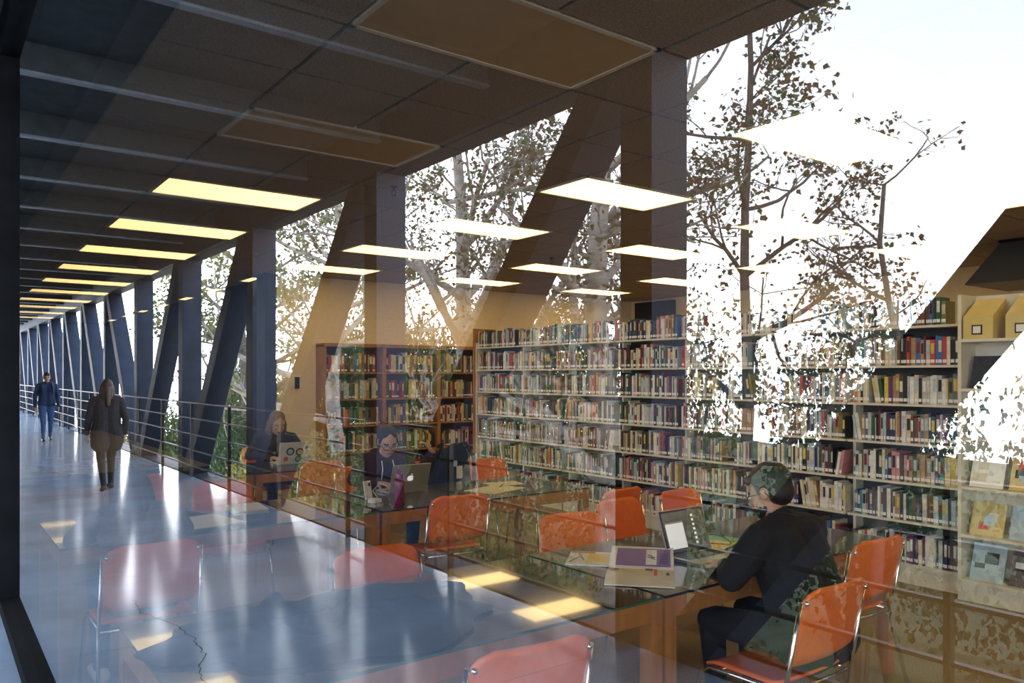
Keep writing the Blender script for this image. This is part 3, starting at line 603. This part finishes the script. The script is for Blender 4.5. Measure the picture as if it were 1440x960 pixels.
b = B(); b.tube([(0.0, 0.03, 0.014), (-0.05, 0.1, 0.01), (-0.12, 0.12, 0.06), (-0.16, 0.22, 0.08), (-0.12, 0.3, 0.01), (-0.2, 0.36, 0.01)], 0.003, 6); b.build('cable', 'white', ad, True)
ph = thing('phone', 'white phone standing against the adapter beside the pink bottle', 'phone', P(5.22, 2.60, TZ), 0.3); b = B(); b.hexa([(-0.004, -0.034, 0), (0.004, -0.034, 0), (0.004, 0.034, 0), (-0.004, 0.034, 0), (-0.03, -0.034, 0.13), (-0.022, -0.034, 0.13), (-0.022, 0.034, 0.13), (-0.03, 0.034, 0.13)]); b.build('case', 'white', ph); bx('camera_bump', 'black', (-0.02, -0.013, 0.008, 0.026, 0.09, 0.115), ph)
magazine('paper_sheet', 'cream sheet of paper beside the silver laptop of the woman in glasses', 5.05, 3.62, 0.3, 0.30, 0.42, 'paper', th=0.003, cat='paper')
magazine('paper_sheet', 'second cream sheet overlapping the paper beside the silver laptop', 5.25, 3.85, -0.2, 0.21, 0.30, 'paper', TZ+0.0035, 0.003, cat='paper')
b = B(); b.tube([P(5.1, 3.7, TZ+0.010), P(5.2, 3.8, TZ+0.011)], 0.004, 6); p_ = b.build('pen', 'black', None, True); p_['label'] = 'dark pen lying on the cream sheet'; p_['category'] = 'pen'
magazine('paper_sheet', 'white sheet on the glass-topped table beside the glass wall', 5.0, 1.25, 0.2, 0.42, 0.60, 'white', th=0.003, cat='paper')
magazine('notebook', 'closed cream notebook next to the white sheet by the glass wall', 5.35, 1.75, -0.1, 0.3, 0.22, 'paper', th=0.012, cat='notebook')
# backpack on its chair
bk = thing('backpack', 'bulky black backpack with hanging tag on an orange chair', 'backpack', P(5.98, 3.78, 0.465))
b_ = solid('bag', [('c', (0, -0.09, 0.13), 0.13, (-0.02, -0.07, 0.40), 0.12, 'h'), ('c', (0, 0.09, 0.13), 0.13, (-0.02, 0.08, 0.46), 0.11, 'h'), ('c', (0.1, -0.06, 0.12), 0.09, (0.1, 0.07, 0.20), 0.09, 'h')], 0.012, {'h': 'fabricblk'}, bk)
for s in (-1, 1): b = B(); b.tube([(-0.05, s*0.09, 0.54), (0.06, s*0.13, 0.57), (0.13, s*0.17, 0.45), (0.10, s*0.2, 0.2)], 0.018, 6); b.build('strap', 'fabricblk', bk, True)
bx('hang_tag', 'paper', (0.155, 0.162, -0.03, 0.03, 0.27, 0.38), bk); bx('blue_charm', 'blueprint', (0.155, 0.168, -0.06, -0.03, 0.38, 0.43), bk)
# wall devices
for nm, lab, v, z, m in (('thermostat', 'small beige thermostat high on the cream wall', 4.30, 2.08, 'cream'), ('wall_phone', 'black and white intercom handset on the cream wall', 4.48, 1.56, 'white')):
    t = thing(nm, lab, nm.replace('_', ' '), P(11.4, v, z)); bx('housing', m, (0, 0.03, -0.06, 0.06, -0.08, 0.08), t)
    if m == 'white': bx('handset', 'black', (0.03, 0.06, -0.045, 0.02, -0.12, 0.06), t)
    else: bx('dial_cover', 'white', (0.03, 0.036, -0.04, 0.04, -0.03, 0.05), t)

# ------------------------------------------------------------------ shelving and books
random.seed(11)
PAL = {'white': (0.75, 0.74, 0.70), 'cream': (0.66, 0.58, 0.42), 'pale grey': (0.46, 0.47, 0.47), 'pale blue': (0.40, 0.52, 0.60), 'teal': (0.06, 0.22, 0.24), 'navy': (0.025, 0.04, 0.12), 'blue': (0.05, 0.15, 0.40),
 'black': (0.015, 0.015, 0.017), 'charcoal': (0.06, 0.06, 0.065), 'dark red': (0.18, 0.02, 0.03), 'red': (0.50, 0.06, 0.05), 'orange': (0.65, 0.22, 0.05), 'yellow': (0.70, 0.52, 0.08), 'dark green': (0.025, 0.10, 0.055),
 'olive': (0.20, 0.19, 0.07), 'brown': (0.14, 0.07, 0.03), 'tan': (0.38, 0.24, 0.12), 'purple': (0.13, 0.04, 0.16), 'pink': (0.58, 0.25, 0.27)}
WT = [12, 8, 9, 6, 3, 6, 2, 9, 7, 4, 2.5, 1, 1, 4, 2, 4, 5, 1.5, 2.5]; PN = list(PAL)
for k, c in PAL.items(): M['book '+k] = mat('book_cloth_'+k.replace(' ', '_'), c, 0.55, 0, 0.12, 25)
books = []     # dicts: a (lower), v (front), z, th, h, dep, col, tilt, where, row
def fill(a_lo, a_hi, vf, z, hmax, where, row, dep=0.2, dark=False, p_gap=0.04, axis='a', th0=0.014, th1=0.042):
    x = a_lo+0.01; tilt = 0.0
    while x < a_hi-0.05:
        if random.random() < p_gap: x += random.uniform(0.03, 0.16); continue
        run_tilt = random.choice([0, 0, 0, 0, 0.0, 0.16, -0.16]) if random.random() < 0.16 else 0
        hh = random.uniform(0.76, 0.94)*hmax; colset = random.choices(PN, WT)[0]
        for _ in range(random.randint(2, 7)):
            th = random.uniform(th0, th1); h = min(hmax*0.97, hh*random.uniform(0.9, 1.08)); col = colset if random.random() < 0.25 else random.choices(PN, WT if not dark else [2, 5, 1, 1, 3, 2, 1, 8, 6, 7, 2, 1, 2, 6, 3, 8, 5, 1, 0])[0]
            if x+th*1.02+hmax*abs(math.sin(run_tilt)) > a_hi-0.01: break
            books.append(dict(x=x, sh=hmax*abs(math.sin(run_tilt)), vf=vf+random.uniform(0, 0.02), z=z, th=th, h=h, dep=dep*random.uniform(0.75, 0.97), col=col, tilt=run_tilt, where=where, row=row, axis=axis)); x += (th+0.001)*(1.02 if run_tilt else 1)
        if run_tilt: x += hmax*abs(math.sin(run_tilt))+0.004
# cream metal range
SA0, SA1, SV = 2.66, 9.12, 6.20; NBAY = 7; BW = (SA1-SA0)/NBAY
rng = thing('metal_shelving', 'long cream metal library shelving range packed with rows of books', 'bookshelf', P((SA0+SA1)/2, SV+0.15))
def lx(a): return -a+(SA0+SA1)/2
zrow = [0.16, 0.495, 0.80, 1.11, 1.42, 1.725, 2.035]
for k in range(NBAY+1): bx('upright', 'cream', (lx(SA0+BW*k)-0.012, lx(SA0+BW*k)+0.012, -0.02 if 0 < k < NBAY else -0.15, 0.15, 0, 2.10), rng)
bx('end_panel', 'wood', (lx(SA1)-0.05, lx(SA1)-0.012, -0.17, 0.2, 0, 2.30), rng)
ROWN = ['bottom', 'second', 'third', 'fourth', 'fifth', 'sixth', 'top']
BAYN = ['bay beside the magazine rack', 'second bay from magazine rack', 'third bay from magazine rack', 'fourth bay from magazine rack', 'fifth bay from magazine rack', 'second bay from wooden end panel', 'bay beside wooden end panel']
for k in range(NBAY):
    a0, a1 = SA0+BW*k+0.012, SA0+BW*(k+1)-0.012
    bx('back_panel', 'gapshade', (lx(a1), lx(a0), 0.10, 0.12, 0.1, 2.02), rng); bx('kick_plate', 'cream', (lx(a1), lx(a0), -0.13, -0.11, 0, 0.145), rng)  # dark sheet added behind the books for the shade in the open range
    for r, z in enumerate(zrow):
        bx('shelf', 'cream', (lx(a1), lx(a0), -0.15, 0.10, z-0.018, z), rng)
        fill(a0, a1, SV+0.012, z, 0.262 if r < 6 else 0.25, BAYN[k], r, p_gap=0.015 if 0 < r < 6 else 0.05, th0=0.012, th1=0.036)
# oak bookcases against the end wall (books run along b)
OA = 11.06; OB = [4.78, 5.78, 6.78, 7.77, 8.77, 9.77]
for k in range(5):
    b0, b1 = OB[k], OB[k+1]; nm = ['beside the dark blue column', 'second from the dark blue column', 'behind the backpack', 'beside the end of the metal shelving', 'hidden in part by the metal shelving'][k]
    t = thing('oak_bookcase', 'oak bookcase with dark old books, '+nm, 'bookcase', P(OA+0.165, (b0+b1)/2)); hw = (b1-b0)/2
    for s in (-1, 1): bx('side_panel', 'wood', (-0.165, 0.165, s*hw, s*(hw-0.03), 0, 2.10), t)
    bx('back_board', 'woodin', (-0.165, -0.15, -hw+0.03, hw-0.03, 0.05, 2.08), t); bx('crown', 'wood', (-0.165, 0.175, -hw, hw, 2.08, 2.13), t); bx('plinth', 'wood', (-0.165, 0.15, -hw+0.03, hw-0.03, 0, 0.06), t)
    for r, z in enumerate((0.08, 0.46, 0.87, 1.28, 1.69)):
        bx('shelf', 'wood', (-0.15, 0.155, -hw+0.03, hw-0.03, z-0.022, z), t)
        fill(b0+0.035, b1-0.035, OA+0.03, z, 0.33, 'oak', r, 0.22, True, 0.09, 'b', 0.02, 0.055)
# books in the display unit's box are added below
def book_geo(bk):
    """corner points for cover, pages, label"""
    th, h, dep, tl = bk['th'], bk['h'], bk['dep'], bk['tilt']
    c, s = math.cos(tl), math.sin(tl)
    def pt(u, w, zz):    # u along the shelf, w depth, zz up, turned by the tilt about the lower edge
        if tl >= 0: uu, z2 = u*c+zz*s, zz*c-u*s+th*s
        else: uu, z2 = (u-th)*c+zz*s+th+bk['sh'], zz*c-(u-th)*s
        if bk['axis'] == 'a': return P(bk['x']+uu, bk['vf']+w, bk['z']+0.001+z2)
        return P(bk['vf']+w, bk['x']+uu, bk['z']+0.001+z2)
    return pt
def hexpts(pt, u0, u1, w0, w1, z0, z1):
    return [pt(u0, w0, z0), pt(u1, w0, z0), pt(u1, w1, z0), pt(u0, w1, z0), pt(u0, w0, z1), pt(u1, w0, z1), pt(u1, w1, z1), pt(u0, w1, z1)]
def hexfix(b, c):
    # keep outward normals whichever way the axes run
    v = (c[1]-c[0]).cross(c[3]-c[0]).dot(c[4]-c[0])
    b.hexa(c if v > 0 else [c[0], c[3], c[2], c[1], c[4], c[7], c[6], c[5]])
def cover(b, bk):
    pt = book_geo(bk); th, h, dep = bk['th'], bk['h'], bk['dep']; bd = min(0.0028, th*0.2)
    hexfix(b, hexpts(pt, 0, th, 0, bd, 0, h)); hexfix(b, hexpts(pt, 0, bd, bd, dep, 0, h)); hexfix(b, hexpts(pt, th-bd, th, bd, dep, 0, h))
def pages(b, bk):
    pt = book_geo(bk); th, h, dep = bk['th'], bk['h'], bk['dep']; bd = min(0.0028, th*0.2); hexfix(b, hexpts(pt, bd, th-bd, bd, dep-0.004, 0.003, h-0.005))
def label_(b, bk):
    pt = book_geo(bk); th = bk['th']; hexfix(b, hexpts(pt, th*0.08, th*0.92, -0.0006, 0.0, 0.018, 0.043))
def band(b, bk):
    pt = book_geo(bk); th, h = bk['th'], bk['h']; hexfix(b, hexpts(pt, th*0.15, th*0.85, -0.0006, 0.0, h*0.45, h*0.86))
def px(bk):
    a, v = (bk['x'], bk['vf']) if bk['axis'] == 'a' else (bk['vf'], bk['x'])
    Dp = 0.8003*a+0.5996*v; return -104+1372*v/Dp, 527-1100*(bk['z']+0.15-CAMH)/Dp, Dp
def size(bk):
    x, y, Dp = px(bk)
    if bk['axis'] == 'b' or not (0 < x < 1440 and y < 860): return 0
    return bk['th']*bk['h']/Dp**2
books.sort(key=size, reverse=True)
single, mass = books[:285], books[285:]
for bk in single:
    tl = 'leaning' if bk['tilt'] else 'upright'; sz = 'thick' if bk['th'] > 0.031 else ('thin' if bk['th'] < 0.022 else 'medium')
    lab = f"{sz} {bk['col']} book {tl} on {ROWN[bk['row']]} shelf, {bk['where']}"
    b = B(); cover(b, bk); o0 = book_geo(bk)(bk['th']/2, bk['dep']/2, 0)
    def place(bb, name, m, parent=None):
        bb.v = [tuple(V(p)-(o0 if True else 0)) for p in bb.v]; return bb.build(name, m, parent)
    t = place(b, 'book', 'book '+bk['col']); t.location = o0; t['label'] = lab; t['category'] = 'book'; t['group'] = lab
    b = B(); pages(b, bk); place(b, 'pages', 'paper', t); b = B(); label_(b, bk); place(b, 'spine_label', 'white', t)
    if random.random() < 0.55: b = B(); band(b, bk); place(b, 'title_panel', 'book '+random.choice(['white', 'cream', 'black', 'yellow', 'dark red', 'pale blue']), t)
slots = ['book '+k for k in PN]+['paper', 'white']
for axis, nm, lab in (('a', 'shelved_books', 'rows of small books filling the more distant metal shelves'), ('b', 'shelved_books', 'rows of dark old books filling the oak bookcases')):
    b = B()
    for bk in mass:
        if bk['axis'] != axis: continue
        b.cur = PN.index(bk['col']); cover(b, bk); b.cur = len(PN); pages(b, bk)
        if axis == 'a' or random.random() < 0.7: b.cur = len(PN)+1; label_(b, bk)
        if random.random() < 0.5: b.cur = random.choice([0, 1, 7, 12, 9]); band(b, bk)
    b.build(nm, slots, None, kind='stuff', label=lab, category='books')

# ------------------------------------------------------------------ magazine rack at the end of the range
rk = thing('magazine_rack', 'cream metal magazine rack with sloped shelves joined to the shelving range', 'rack', P(1.55, 6.22)); RA0, RA1 = 0.45, 2.63
def rx(a): return -a+1.55
for a in (RA0, 1.55, RA1): bx('upright', 'cream', (rx(a)-0.012, rx(a)+0.012, -0.14, 0.15, 0, 2.24), rk)
for a0, a1 in ((RA0, 1.55), (1.55, RA1)):
    bx('back_panel', 'cream', (rx(a1)+0.012, rx(a0)-0.012, 0.10, 0.12, 0.1, 2.24), rk); bx('kick_plate', 'cream', (rx(a1)+0.012, rx(a0)-0.012, -0.13, -0.11, 0, 0.14), rk)
    for z in (0.16, 0.487, 0.836, 1.195, 1.55, 1.91): bx('shelf', 'cream', (rx(a1)+0.012, rx(a0)-0.012, -0.16, 0.10, z-0.02, z), rk)
kinds_m = [('blueprint', 'pale blue magazine'), ('white', 'white magazine'), ('black', 'black magazine with white blocks'), ('yfile', 'yellow-framed magazine'), ('charc', 'charcoal magazine'), ('mauve', 'mauve magazine'), ('white', 'white journal with dark pictures'), ('paper', 'cream newspaper')]
ZR = [0.16, 0.487, 0.836, 1.195, 1.55]; ZN = ['bottom', 'second', 'third', 'fourth', 'fifth']
random.seed(5)
for r, z in enumerate(ZR):
    for c in range(8):
        a = 2.47-c*0.262
        if RA0+0.1 > a: continue
        if abs(a-1.55) < 0.13: a -= 0.0
        m, nm = kinds_m[(r*3+c*5) % 8]; nth = ['beside the book range', 'next along', 'third along', 'fourth along', 'fifth along', 'sixth along', 'seventh along', 'eighth along'][c]
        if r == 3 and c == 0: m, nm = 'blueprint', 'pale newspaper titled SALON'
        t = thing('magazine', f'{nm} leaning on the {ZN[r]} rack shelf, {nth}', 'magazine', P(a, 6.13, z+0.001)); h = random.uniform(0.24, 0.295); w = 0.112
        sl = 0.35
        def mp(x0, x1, y0, y1, d0, d1):  # on the sloped face
            b = B(); q = lambda x, y, d: (x, y*math.sin(sl)-d*math.cos(sl), y*math.cos(sl)+d*math.sin(sl)*0.0)
            b.hexa([q(x0, y0, d1), q(x1, y0, d1), q(x1, y0, d0), q(x0, y0, d0), q(x0, y1, d1), q(x1, y1, d1), q(x1, y1, d0), q(x0, y1, d0)]); return b
        mp(-w, w, 0.0, h, 0, 0.006).build('cover', m, t)
        for k in range(3):
            x0 = random.uniform(-0.1, 0.0); y0 = random.uniform(0.03, h-0.12); mm_ = random.choice(['white', 'black', 'blueprint', 'red', 'paper', 'charc'])
            if r == 3 and c == 0: y0 = min(y0, 0.12)
            mp(x0, x0+random.uniform(0.05, 0.1), y0, y0+random.uniform(0.03, 0.09), 0.006, 0.0068+0.0004*k).build('printed_picture', mm_, t)
        if r == 3 and c == 0:
            text('lettering', 'SALON', 0.05, 'black', t, (0, (h-0.04)*math.sin(sl)-0.0085, (h-0.04)*math.cos(sl)), (PI/2-sl, 0, 0)); mp(-0.1, 0.1, h-0.075, h-0.068, 0.006, 0.007).build('rule_line', 'black', t)
# yellow file boxes and upright books on the top of the rack
for k, a in enumerate((2.50, 2.22)):
    t = thing('magazine_file', ['yellow file box on the rack top beside the book range', 'yellow file box with slanted mouth on the rack top'][k], 'file box', P(a, 6.15, 1.911)); b = B()
    b.hexa([(-0.1, -0.08, 0), (0.1, -0.08, 0), (0.1, 0.14, 0), (-0.1, 0.14, 0), (-0.1, -0.08, 0.16), (0.1, -0.08, 0.16), (0.1, 0.14, 0.30), (-0.1, 0.14, 0.30)]); b.build('box', 'yfile', t)
    bx('label_holder', 'black', (-0.04, 0.03, -0.085, -0.08, 0.03, 0.10), t); bx('label_card', 'white', (-0.03, 0.02, -0.087, -0.085, 0.04, 0.09), t)
bkx = thing('book_tray', 'clear plastic tray holding books on the rack top', 'tray', P(1.98, 6.14, 1.911)); bx('front', 'blueprint', (-0.13, 0.13, -0.12, -0.115, 0, 0.10), bkx); bx('bottom', 'blueprint', (-0.13, 0.13, -0.12, 0.12, 0.0, 0.004), bkx)
x = 2.09; cols = ['teal', 'black', 'pale blue', 'tan', 'charcoal', 'red', 'white', 'navy']
for k, c in enumerate(cols):
    th = 0.022; t = thing('book', f'{c} book standing in the clear tray on the rack top', 'book', P(x-th/2-k*(th+0.003), 6.16, 1.917)); h = 0.26+0.02*math.sin(k*2.1)
    b = B(); b.box(-th/2, th/2, -0.1, -0.097, 0, h); b.box(-th/2, -th/2+0.003, -0.097, 0.07, 0, h); b.box(th/2-0.003, th/2, -0.097, 0.07, 0, h); b.build('cover', 'book '+c, t); bx('pages', 'paper', (-th/2+0.003, th/2-0.003, -0.097, 0.066, 0.003, h-0.005), t)

# ------------------------------------------------------------------ outdoors: hillside, trees, shrubs
random.seed(21)
gr = B(); gn = 24
gp = lambda i, j: Q(-25+95*i/gn, 4.6+66*j/gn, -3.2+0.35*math.sin(i*1.3)+0.3*math.sin(j*1.9)+(-1.0 if j < 2 else 0)-0.10*j)
gr.add([gp(i, j) for i in range(gn+1) for j in range(gn+1)], [(i*(gn+1)+j, i*(gn+1)+j+1, (i+1)*(gn+1)+j+1, (i+1)*(gn+1)+j) for i in range(gn) for j in range(gn)])
gr.build('ground', 'ground', None, kind='structure', label='green wooded hillside below the walkway')
def leafquad(b, p, s):
    d = V((random.uniform(-1, 1), random.uniform(-1, 1), random.uniform(-1, 0.6))).normalized(); e = d.cross(V((random.uniform(-1, 1), random.uniform(-1, 1), random.uniform(-1, 1)))).normalized()
    p = V(p); b.add([p, p+d*s*0.35+e*s*0.38, p+d*s*0.62+e*s*0.16, p+d*s, p+d*s*0.62-e*s*0.16, p+d*s*0.35-e*s*0.38], [(0, 1, 2, 3), (0, 3, 4, 5)])
def grow(b, lv, p, d, L, r, depth, leaf, lsize, up=0.15, spread=0.7, sides=7):
    pts = [V(p)]; rs = [r]; q = V(p); dd = V(d).normalized(); n_ = 5
    for k in range(n_):
        dd = (dd+V((random.uniform(-.22, .22), random.uniform(-.22, .22), random.uniform(-.15, .15)+up*0.3))).normalized(); q = q+dd*L/n_; pts.append(q.copy()); rs.append(r*(1-0.45*(k+1)/n_) if depth else r*(1-0.8*(k+1)/n_))
    b.tube(pts, rs, sides if depth > 1 else 4)
    if depth <= 1:
        for k in range(leaf):
            i = random.randint(1, n_); lv[random.choice([0, 0, 1])].append((pts[i]+V((random.uniform(-.14, .14), random.uniform(-.14, .14), random.uniform(-.16, .08))), lsize*random.uniform(0.6, 1.3)))
    if depth:
        for k in range(random.randint(3, 4) if depth > 1 else random.randint(3, 5)):
            i = random.randint(2, n_); ax = V((random.uniform(-1, 1), random.uniform(-1, 1), random.uniform(-0.5, 0.8))).normalized()
            grow(b, lv, pts[i], dd*(1-spread*0.5)+ax*spread, L*random.uniform(0.5, 0.72), rs[i]*random.uniform(0.5, 0.7), depth-1, leaf, lsize, up, spread, sides)
def tree(label, base, H, r, lean, seed, bark, leaf, lsize, lm=('leafb', 'leafg'), depth=4, first=0.45, crown=0.28):
    random.seed(seed); t = thing('sycamore_tree', label, 'tree', base, 0, 'bare-branched trees beyond the walkway'); b = B(); lv = [[], []]
    pts = []; rs = []; n_ = 12; q = V((0, 0, 0))
    for k in range(n_+1):
        f = k/n_; pts.append(V((lean[0]*f*f*H+0.12*math.sin(k*1.1+seed), lean[1]*f*f*H+0.12*math.sin(k*0.9+2*seed), f*H))); rs.append(r*(1-0.78*f))
    b.tube(pts, rs, 10)
    for k in range(int(n_*first), n_+1):
        for _ in range(2):
            th = random.uniform(0, 2*PI); grow(b, lv, pts[k], V((math.cos(th), math.sin(th), random.uniform(0.1, 0.9))), H*crown*(1.15-0.5*k/n_), rs[k]*0.55, depth-1, leaf, lsize)
    b.build('trunk_and_branches', bark, t, True)
    for nm, m, L in (('brown_leaves', lm[0], lv[0]), ('green_leaves', lm[1], lv[1])):
        bb = B()
        for p, s in L: leafquad(bb, p, s)
        bb.build(nm, m, t, kind='stuff')
    return t
tree('pale-barked sycamore with thick trunk standing close to the walkway', Q(8.6, 8.2, -4.6), 11, 0.34, (0.02, 0.03), 3, 'bark', 7, 0.085, depth=4, crown=0.24)
tree('slender dark tree with brown leaves rising high beyond the railing', Q(7.0, 9.4, -4.6), 11.5, 0.14, (0.015, 0.01), 8, 'bark2', 8, 0.085, depth=4, crown=0.175)
tree('thin leafless-topped tree against the open sky', Q(5.0, 9.6, -4.6), 8.6, 0.11, (0.01, 0.0), 5, 'bark2', 2, 0.075, depth=3, first=0.5, crown=0.14)
tree('leafy sycamore with long drooping limbs behind the steel fins', Q(12.2, 8.2, -4.6), 11.5, 0.30, (-0.03, 0.02), 14, 'bark', 9, 0.09, depth=4, crown=0.25)
tree('tall sycamore with yellowing leaves further along the walkway', Q(19.5, 8.8, -4.6), 12, 0.30, (0, 0), 17, 'bark', 9, 0.12, ('leafy', 'leafg'), 4)
tree('sycamore with twisted grey branches near the reversed braces', Q(27, 8.8, -4.6), 12, 0.30, (0, 0.02), 19, 'bark2', 9, 0.14, ('leafy', 'leafd'), 4)
random.seed(33)
def leafcloud(n_, s0, s1, flat=0.75):
    b = B()
    for k in range(n_):
        th, ph = random.uniform(0, 2*PI), math.acos(random.uniform(-0.7, 1)); r = random.random()**0.35
        r *= 0.8+0.2*math.sin(3*th)*math.sin(4*ph); leafquad(b, (r*math.sin(ph)*math.cos(th), r*math.sin(ph)*math.sin(th), 0.85+flat*r*math.cos(ph)), random.uniform(s0, s1))
    return b
variants = [leafcloud(11000, 0.022, 0.058).mesh('foliage', m) for m in ('leafd', 'leafg', 'leafy', 'leafd')]
sparse = [leafcloud(4200, 0.022, 0.06).mesh('foliage', m) for m in ('leafd', 'leafb', 'leafy', 'leafg')]
stem = B()
for k in range(5): stem.tube([(0, 0, -0.2), (0.1*math.cos(k*1.3), 0.1*math.sin(k*1.3), 0.4), (0.45*math.cos(k*1.3), 0.45*math.sin(k*1.3), 1.1)], [0.05, 0.04, 0.012], 6)
stem_me = stem.mesh('stems', 'bark2')
DESC = ['deep green shrub', 'mid green shrub', 'yellow-green shrub', 'dense dark shrub', 'thin deep green shrub', 'brown-leaved shrub', 'thin yellow-green shrub', 'thin mid green shrub']
k = 0
for row, (bb, zz, sc, step, lab) in enumerate([(6.8, -4.2, 1.9, 3.3, 'on the slope right below the railing'), (11.5, -4.0, 2.2, 4.2, 'in the middle rank of the hillside'), (18, -4.2, 2.9, 5.6, 'along the rear of the hillside')]):
    a = -3.0 - row*2
    while a < (38 if row else 34):
        i = random.choice([0, 0, 1, 1, 2, 3]); s = sc*random.uniform(0.85, 1.15)
        dsc = DESC[i+4] if row and a < 17 else DESC[i]; t = thing('shrub', f'{dsc} {lab}', 'shrub', Q(a+random.uniform(-.5, .5), bb+random.uniform(-.8, .8), zz), random.uniform(0, 6), f'{dsc}s {lab}')
        t.scale = (s, s, s*random.uniform(0.9, 1.25)*((1.05, 1.35, 1.65)[row] if a < 12+row*7 else (1.45, 1.9, 1.9)[row])); f_ = link('foliage', (sparse if row and a < 17 else variants)[i], t, kind='stuff'); link('stems', stem_me, t)
        a += step*random.uniform(0.8, 1.15)
